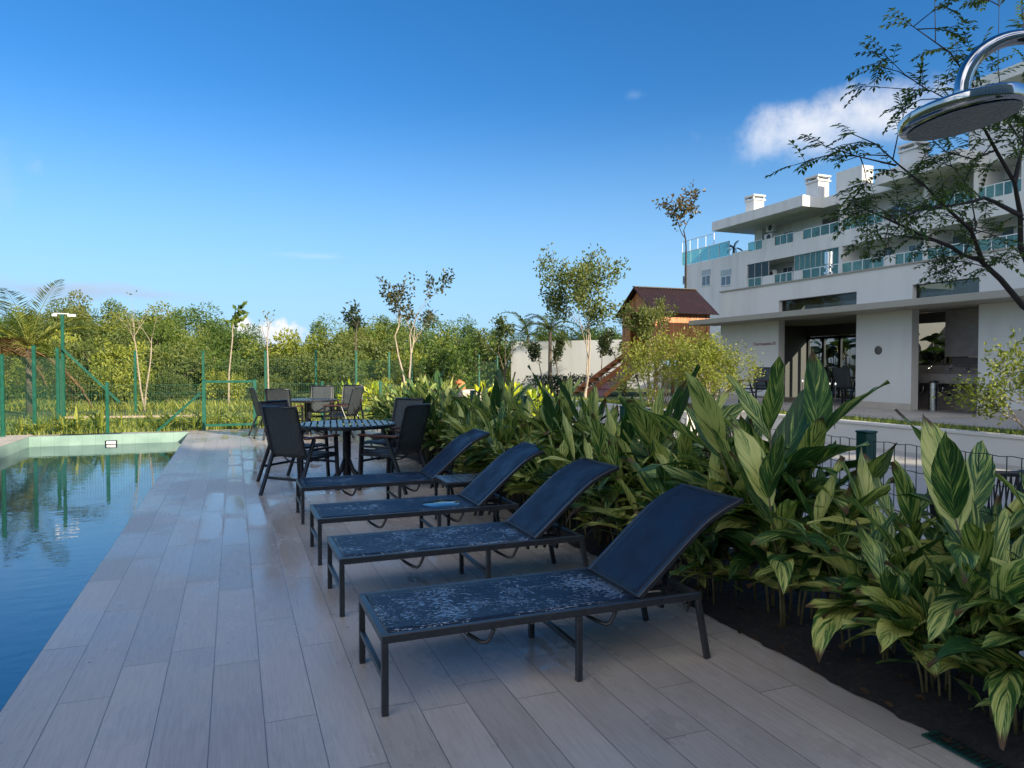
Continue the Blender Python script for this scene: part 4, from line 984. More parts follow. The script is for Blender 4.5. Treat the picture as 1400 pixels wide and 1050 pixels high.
# ------------------------------------------------------------------ tree on the right, with pinnate leaves
r = random.Random(8); mt, ml = MB(), MB()
def dp(px, py, d): return at(px, py, d=d)
br = [
 ([(1640, 640, 6.6), (1560, 560, 6.4), (1480, 480, 6.2), (1400, 415, 6.0), (1368, 385, 5.9), (1343, 357, 5.8), (1318, 348, 5.7), (1295, 334, 5.6), (1257, 316, 5.5), (1215, 296, 5.4), (1170, 280, 5.3)], .055, .008),
 ([(1343, 357, 5.8), (1328, 318, 5.7), (1300, 288, 5.6), (1283, 274, 5.5), (1262, 250, 5.4), (1225, 226, 5.3), (1195, 200, 5.2), (1165, 183, 5.1)], .026, .004),
 ([(1225, 226, 5.3), (1180, 214, 5.2), (1128, 200, 5.1)], .010, .003),
 ([(1480, 480, 6.2), (1425, 400, 6.3), (1398, 340, 6.2), (1396, 295, 6.1), (1388, 250, 6.0), (1362, 205, 5.9), (1347, 172, 5.8), (1330, 120, 5.7), (1300, 72, 5.6), (1248, 36, 5.5)], .05, .004),
 ([(1396, 295, 6.1), (1362, 277, 5.9), (1345, 272, 5.8), (1322, 278, 5.7), (1285, 282, 5.6), (1257, 287, 5.5), (1235, 296, 5.4), (1200, 290, 5.3)], .028, .005),
 ([(1388, 250, 6.0), (1400, 200, 6.2), (1408, 120, 6.3), (1400, 40, 6.4)], .022, .004),
 ([(1347, 172, 5.8), (1310, 140, 5.7), (1270, 124, 5.6), (1186, 118, 5.5)], .012, .003),
 ([(1270, 124, 5.6), (1235, 100, 5.5), (1213, 78, 5.5)], .007, .003),
 ([(1362, 205, 5.9), (1330, 215, 5.8), (1290, 205, 5.7), (1260, 178, 5.6)], .012, .004),
 ([(1318, 348, 5.7), (1335, 305, 5.8), (1322, 255, 5.8), (1300, 225, 5.8)], .012, .004),
 ([(1400, 200, 6.2), (1372, 150, 6.1), (1365, 90, 6.0), (1366, 5, 6.0)], .010, .003),
 ([(1396, 295, 6.1), (1420, 330, 6.0), (1390, 345, 5.9), (1352, 365, 5.8)], .008, .003),
]
def twig(p, d, L, n):
    side = d.cross(Vector((0, 0, 1)))
    if side.length < .05: side = Vector((1, 0, 0))
    side.normalize(); pts = [p]; q = p; dd = d
    for i in range(n):
        q = q+dd*(L/n); dd = (dd+Vector((0, 0, -.12))+rdir(r)*.06).normalized(); pts.append(q)
    mt.tube(pts, [.0022]*len(pts), 3, cap=False); tn = r.random()
    for i in range(1, n+1):
        for sg in (-1, 1):
            w = (dd*.55+side*sg*.85+Vector((0, 0, r.uniform(-.35, .15)))).normalized()
            leafq(ml, pts[i], w, Vector((0, 0, 1)), r.uniform(.044, .066), r.uniform(.021, .030), min(1, tn*.5+r.random()*.5))
    leafq(ml, pts[-1], dd, Vector((0, 0, 1)), .055, .022, tn)
allp = []
for pl, r0, r1 in br:
    P = [dp(*q) for q in pl]; n = len(P)
    P = [p if i in (0, n-1) else p+rdir(r)*.02 for i, p in enumerate(P)]
    mt.tube(P, [.78*(r0+(r1-r0)*(i/(n-1))**.6) for i in range(n)], 8 if r0 > .02 else 6, cap=False)
    L = sum((a-b).length for a, b in zip(P[:-1], P[1:]))
    nb = int(L/.14)
    for k in range(nb):
        t = r.uniform(.22 if r0 > .03 else .1, 1); i = min(n-2, int(t*(n-1))); f = t*(n-1)-i; p = P[i].lerp(P[i+1], f); d = (P[i+1]-P[i]).normalized()
        if at(0, 0, d=1) and r0 > .03 and t < .45: continue
        q = rdir(r); q.z *= .6; nd = (d*.5+q).normalized()
        if r.random() < .5: twig(p, nd, r.uniform(.14, .24), r.randint(4, 6))
        else:
            L2 = r.uniform(.2, .5); q2 = [p, p+nd*L2*.5, p+(nd+Vector((0, 0, -.15))).normalized()*L2]
            mt.tube(q2, [.005, .004, .0025], 4, cap=False)
            for z in range(r.randint(3, 6)):
                e = q2[1].lerp(q2[2], r.random()); twig(e, (nd+rdir(r)*.9).normalized(), r.uniform(.13, .24), r.randint(4, 6))
    for k in range(3): twig(P[-1], ((P[-1]-P[-2]).normalized()+rdir(r)*.5).normalized(), .2, 5)
# extra leaf masses where the crown is dense
for (px, py, sx_, sy_, d, n) in ((1195, 292, 42, 18, 5.3, 30), (1290, 240, 40, 30, 5.7, 18), (1262, 262, 30, 22, 5.5, 10), (1375, 150, 40, 60, 6.1, 12), (1345, 215, 40, 40, 5.9, 12), (1330, 110, 30, 30, 5.8, 5), (1310, 60, 50, 26, 5.7, 4)):
    c0 = at(px, py, d=d)
    for k in range(n):
        p = at(r.gauss(px, sx_*.6), r.gauss(py, sy_*.6), d=d+r.uniform(-.35, .35)); twig(p, rdir(r), r.uniform(.14, .24), r.randint(4, 6))
base = at(1640, 640, d=6.6); foot = Vector((base.x+.1, base.y-.05, 0.))
mt.tube([foot, foot.lerp(base, .5)+Vector((.05, 0, 0)), base], [.085, .07, .055], 8, cap=False)
o = thing('pinnate_tree', foot, 'large dark-branched tree with small pinnate leaves reaching in from the right', 'tree')
for mm, nm, mat in ((mt, 'trunk', M['bark_dark']), (ml, 'crown', M['pin_leaf'])):
    mm.v = [tuple(Vector(v)-foot) for v in mm.v]; mm.build(nm, mat, o, smooth=(nm == 'trunk'))

# ------------------------------------------------------------------ shower
hd = at(1315, 158, d=1.6); o = thing('outdoor_shower', (hd.x+.46, hd.y-.18, 0), 'polished steel outdoor shower with a round rain head on a bent arm, top right', 'shower')
hx, hy, hz = -.46, .18, hd.z
m = MB(); m.lathe([(.02, .034), (.06, .03), (.118, .022), (.127, .015), (.128, -.004), (.124, -.010), (.112, -.013)], 48); hdm = m.build('shower_head', M['chrome'], o, smooth='auto', loc=(hx, hy, hz))
hdm.rotation_euler = (R(-5), R(-7), 0)
m = MB(); m.lathe([(.112, -.0145), (.111, -.016), (.05, -.0165), (.002, -.0165)], 48)
g = G('nozzle_plate'); vv = g.n('ShaderNodeTexVoronoi'); g.t.links.new(g.co(), vv.inputs['Vector']); vv.inputs['Scale'].default_value = 130
g.P(Base_Color=g.mix(g.rng(vv.outputs['Distance'], .25, .4), (.30, .33, .40), (.17, .19, .23)), Roughness=.3, Metallic=.55); g.bump(vv.outputs['Distance'], .6, .003)
m.build('nozzle_plate', g.m, hdm)
m = MB(); pts = [(hx, hy, hz+.03)]
for k in range(13):
    a = math.pi-math.pi*k/12*.5; pts.append((hx+.13+.13*math.cos(a), hy-.05-.05*math.cos(a), hz+.055+.12*math.sin(a)))
for k in range(1, 10): pts.append((hx+.13+.20*k/9, hy-.05-.08*k/9, hz+.175))
for k in range(1, 11):
    a = math.pi/2-math.pi/2*k/10; pts.append((hx+.33+.13*math.cos(a), hy-.13-.05*math.cos(a), hz+.045+.13*math.sin(a)))
e = pts[-1]; pts += [(e[0], e[1], e[2]-.3), (e[0], e[1], 0)]
m.tube(pts, .0165, 16); m.build('pipe', M['chrome'], o, smooth=True)
m = MB(); m.lathe([(.06, 0), (.06, .01), (.02, .016)], 24, (e[0], e[1], 0)); m.build('base_flange', M['chrome'], o, smooth='auto')
m = MB(); m.tube([(e[0], e[1], 1.05), (e[0]-.05, e[1]-.02, 1.05)], .018, 12); m.build('tap', M['chrome'], o, smooth=True)

# ------------------------------------------------------------------ rope chair and odd things beyond the fence
def rope_chair(loc, rz, label):
    o = thing('rope_chair', loc, label, 'chair', None, rz); n = 40
    def arc(rad, z, k): a = R(-20+220*k/n); return (rad*math.cos(a), rad*math.sin(a), z+.06*math.sin(math.pi*k/n))
    m = MB(); m.tube([arc(.34, .69, k) for k in range(n+1)], .018, 8); m.tube([arc(.30, .36, k) for k in range(n+1)], .012, 8); m.build('frame', M['black_metal'], o, smooth=True)
    m = MB()
    for k in range(n):
        m.tube([arc(.34, .69, k), arc(.30, .36, min(n, k+1))], .005, 5); m.tube([arc(.34, .69, k+1), arc(.30, .36, k)], .005, 5)
    m.build('rope_back', M['black'], o)
    m = MB(); m.lathe([(.005, .34), (.28, .34), (.3, .36), (.29, .42), (.2, .45), (.005, .455)], 24); m.build('seat_cushion', M['char'], o, smooth='auto')
    for x, y in ((.24, .18), (-.24, .18), (.24, -.16), (-.24, -.16)):
        m = MB(); m.beam((x*.9, y*.9, .34), (x*1.1, y*1.15, 0), .025, .025); m.build('leg', M['black_metal'], o)
    return o
a = at(1345, 690, d=4.7); rope_chair((a.x, a.y, 0), R(160), 'black woven rope chair behind the mesh fence at the right')
a = at(1010, 640, d=9.0); rc = rope_chair((a.x, a.y, 0), R(70), 'dark rope chair half hidden behind the plants below the retaining wall step')
a = at(890, 590, d=10.5); rope_chair((a.x, a.y, 0), R(10), 'dark chair back showing behind the second fence post from the right')
a = at(630, 530, d=17); o = thing('terracotta_urn', (a.x, a.y, 0), 'tipped orange terracotta urn on a block beyond the hedge', 'urn')
m = MB(); m.lathe([(.045, -.13), (.11, -.05), (.12, .03), (.085, .10), (.065, .12), (.075, .15)], 20); u = m.build('body', M['terracotta'], o, smooth='auto', loc=(0, 0, .93)); u.rotation_euler = (0, R(-35), 0)
m = MB(); m.box((-.02, -.2, 0), (.45, .2, .84)); m.build('block', M['coping'], o, bevel=.01)
for i, (px, py) in enumerate(((1097, 521), (1113, 519), (1134, 525), (1142, 525))):
    p = at(px, py, d=11.6); o = thing('garden_stake', (p.x, p.y, TZ), ('thin metal stake with a small white tip before the dark doorway, leftmost of four', 'thin metal stake with a white tip, second from left and tallest of the four', 'thin metal stake with a white tip, left one of the close pair', 'thin metal stake with a white tip, right one of the close pair')[i], 'stake')
    m = MB(); m.beam((0, 0, 0), (0, 0, p.z-TZ-.02), .008, .008); m.build('rod', M['char'], o)
    m = MB(); m.lathe([(.004, -.022), (.014, -.01), (.014, .010), (.005, .022)], 10, (0, 0, p.z-TZ)); m.build('tip', M['plastic'], o, smooth=True)

# ------------------------------------------------------------------ pavilion
def yx(px, X): return at(px, 500, X=X).y
o = thing('pavilion', (PAVX, 12, TZ), 'low white flat-roofed pavilion with a concrete eave and two dark openings', 'building')
def L_(p): return (p[0]-PAVX, p[1]-12, p[2]-TZ)
def bx(m, a, b, mi=0): m.box(L_(a), L_(b), mi)
YE = yx(985, PAVX); O1 = (yx(1170, PAVX), yx(1064, PAVX)); O2 = (yx(1337, PAVX), yx(1246, PAVX)); YN = -2
WT = .22; ZS0, ZS1, ZT = 2.68, 2.83, 3.73; XB = 17.6; XQ = 15.75
m = MB()
for a, b in ((YN, O2[0]), (O2[1], O1[0]), (O1[1], YE)):
    bx(m, (PAVX, a, TZ), (PAVX+WT, b, ZT))
for a, b in (O1, O2):
    bx(m, (PAVX, a, 3.25), (PAVX+WT, b, ZT)); bx(m, (PAVX, a, 2.70), (PAVX+WT, b, 2.82))
bx(m, (PAVX+WT, YE-.2, TZ), (XB, YE, ZT)); bx(m, (PAVX+WT, YN, TZ), (XB, YN+.2, ZT)); bx(m, (XB-.1, YN+.2, TZ), (XB, O1[0]-.14, 2.6))
m.build('wall', M['white'], o)
m = MB()
for a, b in ((YN, O2[0]), (O2[1], O1[0]), (O1[1], YE)): bx(m, (PAVX-.012, a-.012 if a > YN else a, TZ), (PAVX-.001, b+.0, TZ+.16))
m.build('skirting', M['coping'], o)
m = MB(); bx(m, (PAVX-.04, YN-.04, ZT), (PAVX+WT+.03, YE+.04, ZT+.035)); m.build('coping', M['greige'], o)
m = MB(); bx(m, (PAVX-1.0, YN, ZS0), (PAVX-.002, YE+.3, ZS1)); m.build('eave_slab', M['greige'], o, bevel=.008)
m = MB(); bx(m, (PAVX+WT, YN+.2, 3.4), (XQ+.12, YE-.2, 3.55)); bx(m, (XQ+.12, O1[0]-.14, 3.4), (XB, YE-.2, 3.55)); bx(m, (PAVX+WT+.001, YN+.2, 2.71), (XQ+.11, YE-.2, 2.78)); bx(m, (XQ+.112, O1[0]-.14, 2.71), (XB, YE-.2, 2.78)); m.build('roof', M['greige'], o)
m = MB(); bx(m, (PAVX, YN, .3), (XB, YE, TZ+.013)); m.build('floor', M['grey_in'], o)
D0, D1 = yx(1172, XB), yx(1104, XB)
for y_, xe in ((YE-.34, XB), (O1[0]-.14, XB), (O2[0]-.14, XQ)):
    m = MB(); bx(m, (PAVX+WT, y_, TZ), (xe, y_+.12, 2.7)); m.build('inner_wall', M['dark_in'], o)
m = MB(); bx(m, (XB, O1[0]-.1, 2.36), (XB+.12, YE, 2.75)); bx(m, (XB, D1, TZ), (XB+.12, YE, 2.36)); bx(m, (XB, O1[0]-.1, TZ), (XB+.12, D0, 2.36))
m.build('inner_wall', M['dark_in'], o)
for i, (a, b) in enumerate((O1, O2)):
    m = MB(); bx(m, (PAVX+.14, a, 2.82), (PAVX+.15, b, 3.25)); w = m.build('clerestory_window', M['glassdark'], o)
    m = MB(); bx(m, (PAVX+.125, b-.05, 2.82), (PAVX+.165, b-.001, 3.249)); bx(m, (PAVX+.125, a+.001, 2.82), (PAVX+.165, a+.04, 3.249)); m.build('frame', M['black'], w)
# sliding doors at the back of the first room
y0, y1 = D0+.002, D1-.002
d_ = MB(); n = 3
for k in range(n+1): yy = y0+(y1-y0)*k/n; bx(d_, (XB-.02, yy-.045, TZ), (XB+.06, yy+.045, 2.35))
bx(d_, (XB-.02, y0, 2.27), (XB+.06, y1, 2.349)); bx(d_, (XB-.02, y0, TZ), (XB+.06, y1, TZ+.08))
dd = d_.build('sliding_door', M['black'], o); m = MB(); bx(m, (XB+.015, y0, TZ+.08), (XB+.025, y1, 2.27)); m.build('pane', M['glass'], dd)
# washroom behind the second opening
y0, y1 = O2[0]-.02, O1[0]-.145
yc_ = yx(1304, XQ)
m = MB(); bx(m, (XQ-.06, y0, TZ), (XQ, y1, 1.42)); bx(m, (XQ-.55, y0, 1.0), (XQ-.06, y1, 1.22)); bx(m, (XQ-.3, y0, 1.62), (XQ, yc_, 2.7)); m.build('counter', M['grey_in'], o)
m = MB(); bx(m, (XQ-.012, yc_, 1.42), (XQ-.006, y1, 2.45)); m.build('window', M['glass'], o)
m = MB(); bx(m, (XQ, y0, 2.45), (XQ+.12, y1, 2.70)); bx(m, (XQ-.2, y0, 1.425), (XQ-.05, yc_-.1, 1.6)); m.build('lintel', M['dark_in'], o)
for k in range(3):
    yy = yx((1265, 1292, 1315)[k], XQ-.3)
    m = MB(); m.tube([L_((XQ-.06, yy, 1.33)), L_((XQ-.12, yy, 1.35)), L_((XQ-.2, yy, 1.35)), L_((XQ-.22, yy, 1.31))], .012, 8); m.tube([L_((XQ-.1, yy, 1.35)), L_((XQ-.1, yy, 1.42))], .01, 6); m.build('tap', M['steel'], o, smooth=True)
    m = MB(); m.tube([L_((XQ-.36, yy, 1.0)), L_((XQ-.36, yy, .84)), L_((XQ-.36, yy+.04, .76)), L_((XQ-.36, yy+.14, .73)), L_((XQ-.34, yy+.30, .73)), L_((XQ-.08, yy+.32, .74))], .022, 8); m.build('drain_pipe', M['steel'], o, smooth=True)
sp = at(1201, 479, X=PAVX); m = MB(); m.lathe([(.02, .03), (.085, .028), (.105, .012), (.105, 0)], 28); q = m.build('wall_speaker', M['dark_in'], loc=(PAVX-.001, sp.y, sp.z), smooth='auto'); q.rotation_euler = (0, R(-90), 0)
tag(q, 'round dark speaker fixed to the white pavilion wall between the two openings', 'speaker')
# red lettering on the wall
tp = at(1045, 470, X=PAVX-.004)
cu = bpy.data.curves.new('letters', 'FONT'); cu.body = 'Churrasqueira 01'; cu.size = .135; cu.extrude = .003; cu.align_x = 'CENTER'; cu.align_y = 'CENTER'
tmp = bpy.data.objects.new('tmp', cu); C.objects.link(tmp); bpy.context.view_layer.update()
me = bpy.data.meshes.new_from_object(tmp.evaluated_get(bpy.context.evaluated_depsgraph_get())); bpy.data.objects.remove(tmp)
lo = bpy.data.objects.new('wall_lettering', me); C.objects.link(lo); me.materials.clear(); me.materials.append(simple('dull_red_letters', (.20, .035, .03), .5))
lo.location = (PAVX-.005, tp.y, tp.z); lo.rotation_euler = (R(90), 0, R(-90)); tag(lo, 'tiny line of dull red lettering on the white wall left of the first opening', 'lettering')
# bin
b2 = at(1262, 560, X=PAVX+.55); o2 = thing('waste_bin', (PAVX+.5, O2[1]-.17, TZ+.014), 'slim upright steel waste bin inside the washroom opening', 'bin')
m = MB(); m.lathe([(.10, 0), (.10, .62)], 24); m.build('body', M['steel'], o2, smooth='auto'); m = MB(); m.lathe([(.104, .621), (.104, .66), (.06, .68), (.02, .682)], 24); m.build('lid', M['black'], o2, smooth='auto')
# courtyard wall behind
m = MB(); m.box((20.6, 15, TZ), (20.8, 27, 3.0)); tag(m.build('courtyard_wall', M['white']), 'pale courtyard wall seen through the glass doors of the pavilion', 'wall')
def bigleaf(seed, loc, label):
    r = random.Random(seed); ml, ms = MB(), MB()
    for k in range(15):
        a = r.uniform(0, 6.28); p = Vector((r.uniform(-.3, .3), r.uniform(-.3, .3), r.uniform(.5, 1.9))); ms.tube([(p.x*.3, p.y*.3, 0), tuple(p)], .012, 5, cap=False)
        long_leaf(ml, p, (math.cos(a), math.sin(a), .5), r.uniform(.6, .95), r.uniform(.3, .42), 1.2, r.random()*.5, r, 6)
    o = thing('broad_leaf_plant', loc, label, 'plant'); ms.build('stem', M['cane'], o); ml.build('leaf', M['dark_leaf'], o, smooth=True)
for i, (px, X, lb) in enumerate(((1116, 19.2, 'broad-leaved plant behind the left pane of the pavilion glass door'), (1140, 19.4, 'broad-leaved plant behind the middle of the pavilion glass door'), (1160, 19.2, 'broad-leaved plant behind the right pane of the pavilion glass door'), (1266, 16.7, 'broad-leaved plant outside the washroom window, left side'), (1292, 16.6, 'broad-leaved plant outside the washroom window, centre'))):
    bigleaf(500+i, (X, yx(px, X), TZ), lb)
# furniture in and by the pavilion
make_table((PAVX+1.3, O1[0]+.9, TZ+.013), 'dark round table inside the pavilion doorway')
copy_tree(ch0, (PAVX+1.0, O1[0]+1.9, TZ+.013), R(170), 'dark chair at the left of the table inside the pavilion doorway')
copy_tree(ch0, (PAVX+.55, O1[0]+.75, TZ+.013), R(-80), 'dark chair at the front of the table inside the pavilion doorway')
a = at(1034, 560, z=TZ); a = gp(1032, 18.6, TZ+.013); copy_tree(ch0, a, R(100), 'dark chair outside the pavilion wall, half hidden by the sunlit shrub')
# steel flue on the pavilion roof
a = at(1133, 378, d=20.5); o = thing('steel_flue', (a.x, a.y, 3.55), 'shiny banded steel flue pipe standing on the pavilion roof', 'flue')
m = MB(); m.lathe([(.075, 0), (.075, .75)], 20); m.build('pipe', M['steel'], o, smooth='auto')
for k in range(3):
    m = MB(); z = .32+k*.17; m.lathe([(.076, z), (.13, z+.01), (.13, z+.06), (.076, z+.07)], 20); m.build('collar', M['chrome'], o, smooth='auto')
m = MB(); m.lathe([(.11, .78), (.115, 1.12), (.02, 1.13)], 20); m.lathe([(.05, .74), (.05, .785)], 12); m.build('cowl', M['steel'], o, smooth='auto')

# ------------------------------------------------------------------ playhouse
hx0, hx1, hy0, hy1 = 13.2, 15.4, 20.6, 22.8; zf, ze, zr = 1.75, 3.3, 4.12; my = (hy0+hy1)/2
o = thing('wooden_playhouse', (hx0, hy0, TZ), 'raised orange timber playhouse with a dark ribbed gable roof and stairs', 'playhouse')
def P_(x, y, z): return (x-hx0, y-hy0, z-TZ)
m = MB(); m.box(P_(hx0, hy0, zf), P_(hx1, hy0+.06, ze)); m.box(P_(hx1-.06, hy0+.06, zf), P_(hx1, hy1, ze)); m.box(P_(hx0, hy1-.06, zf), P_(hx1-.06, hy1, ze))
def gable(x, th):
    vs = [P_(x, hy0+.061, ze), P_(x, hy1-.061, ze), P_(x, my, zr-.06)]; vs += [(a+th, b, c) for a, b, c in vs]
    m.add(vs, [(0, 1, 2), (5, 4, 3), (0, 3, 4, 1), (1, 4, 5, 2), (2, 5, 3, 0)])
gable(hx0, .06); gable(hx1-.06, .06); m.box(P_(hx0, hy0+.061, zf), P_(hx0+.06, hy0+.5, ze)); m.box(P_(hx0, hy1-.5, zf), P_(hx0+.06, hy1-.061, ze))
m.build('wall', M['cedar'], o)
m = MB(); m.box(P_(hx0, hy0, zf-.12), P_(hx1, hy1, zf)); m.build('floor', M['cedarplain'], o)
m = MB(); ov = .25; nr = 40
for sg, ya in ((1, hy0-ov), (-1, hy1+ov)):
    za = ze-(zr-ze)/(my-hy0)*ov+.05; top = zr+.02; g_ = []
    for i in range(nr+1):
        x = hx0-.2+(hx1-hx0+.42)*i/nr; b = .02 if i % 2 else 0
        g_.append([P_(x, ya, za+b), P_(x, my, top+b)] if sg > 0 else [P_(x, my, top+b), P_(x, ya, za+b)])
    m.sheet(g_, .02)
m.beam(P_(hx0-.2, my, zr+.05), P_(hx1+.22, my, zr+.05), .14, .03); m.build('roof', M['brownroof'], o)
for x in (hx0+.06, hx1-.06):
    for y in (hy0+.06, hy1-.06):
        m = MB(); m.beam(P_(x, y, TZ), P_(x, y, zf-.12), .1, .1); m.build('post', M['cedarplain'], o)
st = thing('tmp', (0, 0, 0), 'x', 'x'); bpy.data.objects.remove(st)
sy0, sy1, sx0 = 21.75, 22.7, 11.2
m = MB()
for y in (sy0, sy1): m.beam(P_(sx0, y, TZ+.05), P_(hx0, y, zf), .05, .2, up=(0, 0, 1))
m.build('stringer', M['cedarplain'], o); m = MB(); n = 8
for k in range(n):
    t = (k+.5)/n; x = sx0+(hx0-sx0)*t; z = TZ+.05+(zf-TZ-.05)*t; m.box(P_(x-.13, sy0+.03, z-.02), P_(x+.13, sy1-.03, z+.02))
m.build('treads', M['cedarplain'], o)
m = MB(); y0, y1 = 20.7, 21.7
m.add([P_(sx0+.1, y0, TZ+.02), P_(hx0, y0, zf-.02), P_(hx0, y1, zf-.02), P_(sx0+.1, y1, TZ+.02), P_(sx0+.1, y0, TZ-.04), P_(hx0, y0, zf-.1), P_(hx0, y1, zf-.1), P_(sx0+.1, y1, TZ-.04)], [(0,1,2,3),(7,6,5,4),(0,4,5,1),(1,5,6,2),(2,6,7,3),(3,7,4,0)])
rp = m.build('climbing_ramp', M['cedardark'], o)
m = MB()
for i in range(4):
    for j in range(3):
        t = .15+.22*i; x = sx0+.1+(hx0-sx0-.1)*t; z = TZ+.03+(zf-TZ)*t; m.lathe([(.06, 0), (.05, .04), (.02, .06)], 10, P_(x, y0+.2+.3*j+.1*(i % 2), z))
m.build('climbing_hold', simple('dark_red_hold', (.22, .06, .05), .5), rp, smooth=True)
m = MB(); m.beam(P_(sx0+.1, y0-.03, TZ+.04), P_(hx0, y0-.03, zf), .05, .14); m.build('rail', M['cedarplain'], o)

# ------------------------------------------------------------------ white boundary wall with a dark hedge
a, b = gp(700, 37), gp(905, 33)
m = MB(); m.beam((a[0], a[1], 1.3), (b[0], b[1], 1.3), .2, 2.7); tag(m.build('boundary_wall', M['white']), 'white boundary wall beyond the garden, left of the playhouse', 'wall')
for i in range(9):
    px = 738+i*14; q = gp(px, 29.5, 0); r = random.Random(600+i); ml = MB()
    for k in range(420): leafq(ml, Vector((r.gauss(0, .32), r.gauss(0, .32), r.uniform(.05, 1.0))), rdir(r), rdir(r), .13, .06, r.random()*.6)
    tag(ml.build('hedge_bush', M['dark_leaf'], loc=q), 'dark clipped bush in the low hedge before the white boundary wall', 'bush', 'dark bushes before the white wall')

# ------------------------------------------------------------------ apartment building
AX = 38.7
def ay(px, X=AX): return at(px, 500, X=X).y
YL, YR = ay(931), 4.0
o = thing('apartment_building', (AX, 30, 0), 'long white apartment block with glass balconies, chimneys and deep flat eaves', 'building')
def A_(p): return (p[0]-AX, p[1]-30, p[2])
def ab(m, a, b):
    a, b = A_(a), A_(b); m.box(tuple(min(u, v) for u, v in zip(a, b)), tuple(max(u, v) for u, v in zip(a, b)))
yc = ay(1020); XR = AX+2.1; XE = AX+12
m = MB()
ab(m, (AX+.3, YL, 0), (XE, ay(999), 10.7))           # end wing with the roof terrace
ab(m, (AX, ay(999), 0), (XE, yc, 10.75))              # pillar
ab(m, (XR, yc, 0), (XE, YR, 12.6))                    # recessed back wall
ab(m, (AX, yc, 0), (AX+.25, YR, 7.75)); ab(m, (AX+.25, yc, 7.4), (XR, YR, 7.65))
ab(m, (AX, yc, 9.55), (AX+.2, YR, 10.6)); ab(m, (AX+.2, yc, 9.55), (XR, YR, 9.85))   # upper parapet and slab
ab(m, (AX+1.5, ay(1010), 10.75), (XE, yc+.0, 12.6))
m.build('wall', M['apt'], o)
for px in (1147, 1262, 1330, 1395):
    for z0_, z1_ in ((7.76, 9.55), (10.6, 12.6)):
        m = MB(); ab(m, (AX+.02, ay(px)-.14, z0_), (XR, ay(px)+.14, z1_)); m.build('party_wall', M['apt'], o)
m = MB(); ab(m, (AX-1.5, ay(972, AX-1.5), 12.6), (XE, ay(1095, AX-1.5), 13.35)); ab(m, (AX+.3, ay(1095, AX-1.5), 12.6), (XE, ay(1193, AX-1.5), 13.3)); ab(m, (AX-1.5, ay(1193, AX-1.5), 12.6), (XE, ay(1306, AX-1.5), 13.35)); ab(m, (AX+.3, ay(1306, AX-1.5), 12.6), (XE, YR, 13.3))
m.build('eave_slab', M['apt'], o)
m = MB()
for k in range(2):
    pass
ya, yb = ay(972, AX-1.5)-1, ay(1306, AX-1.5)
vs = [A_((AX+.6, ya, 13.36)), A_((AX+.6, yb, 13.36)), A_((XE, yb, 14.9)), A_((XE, ya, 14.9))]; m.add(vs+[A_((XE, yb, 13.36)), A_((XE, ya, 13.36))], [(0, 1, 2, 3), (1, 4, 2), (0, 3, 5), (3, 2, 4, 5)]); m.build('roof', M['roofdark'], o)
m = MB(); ab(m, (AX+.8, ay(1306), 13.3), (XE, YR, 16.6)); ab(m, (AX-.4, ay(1310), 16.6), (XE, YR, 17.2)); m.build('upper_storey', M['apt'], o)
def win(px0, px1, X, z0, z1, mat='bluepane', fr='alu', mull=1):
    y0, y1 = ay(px1, X), ay(px0, X); m = MB(); t = .06
    ab(m, (X-.05, y0, z0), (X-.012, y0+t, z1)); ab(m, (X-.05, y1-t, z0), (X-.012, y1, z1)); ab(m, (X-.05, y0+t, z1-t), (X-.012, y1-t, z1)); ab(m, (X-.05, y0+t, z0), (X-.012, y1-t, z0+t))
    for k in range(mull): yy = y0+(y1-y0)*(k+1)/(mull+1); ab(m, (X-.045, yy-.03, z0+t), (X-.015, yy+.03, z1-t))
    w = m.build('window', M[fr], o); m = MB(); ab(m, (X-.025, y0+t, z0+t), (X-.005, y1-t, z1-t)); m.build('pane', M[mat], w); return w
def zz(px, py, X): return at(px, py, X=X).z
XW = AX+.3
win(933, 938.5, XW, zz(936, 389, XW), zz(936, 377, XW), mull=0)
for p0, p1 in ((959, 971), (985, 999)):
    pm = (p0+p1)/2; z0, z1 = zz(pm, 391, XW), zz(pm, 369, XW); w = win(p0, p1, XW, z0, z1-.5)
    m = MB(); ab(m, (XW-.05, ay(p1, XW), z1-.49), (XW-.012, ay(p0, XW), z1)); m.build('shutter_box', M['curtain'], w)
# balcony glass
def rail(px0, px1, z0, z1, X=AX+.08, n=3, mat='glassgreen'):
    y0, y1 = ay(px1, X), ay(px0, X); m = MB(); ab(m, (X-.03, y0, z1), (X+.03, y1, z1+.05))
    for k in range(n+1): yy = y0+(y1-y0)*k/n; ab(m, (X-.025, yy-.025, z0), (X+.025, yy+.025, z1))
    f = m.build('railing', M['alu'], o); m = MB(); ab(m, (X-.008, y0, z0+.03), (X+.008, y1, z1)); m.build('glass', M[mat], f)
for p0, p1, n in ((1022, 1041, 2), (1057, 1083, 3), (1096, 1145, 4), (1150, 1205, 5), (1262, 1330, 5), (1332, 1394, 5)): rail(p0, p1, 10.6, 11.28, n=n)
for p0, p1, n in ((1022, 1040, 2), (1058, 1082, 3), (1096, 1145, 4), (1150, 1207, 4), (1222, 1260, 3), (1263, 1394, 7)): rail(p0, p1, 7.75, 8.38, n=n)
for p0, p1 in ((1083.5, 1095), (1041, 1057)):
    m = MB(); ab(m, (AX, ay(p1), 10.6), (AX+.2, ay(p0), 11.25)); m.build('balcony_panel', M['apt'], o)
for p0, p1 in ((1083.5, 1095), (1207.5, 1221), (1041, 1057)):
    m = MB(); ab(m, (AX, ay(p1), 7.75), (AX+.2, ay(p0), 8.4)); m.build('balcony_panel', M['apt'], o)
# roof terrace glass at the far end
rail(931.5, 996, 10.7, 11.9, AX+.35, 5); rail(932, 975, 11.96, 12.9, AX+.36, 4, 'glass')
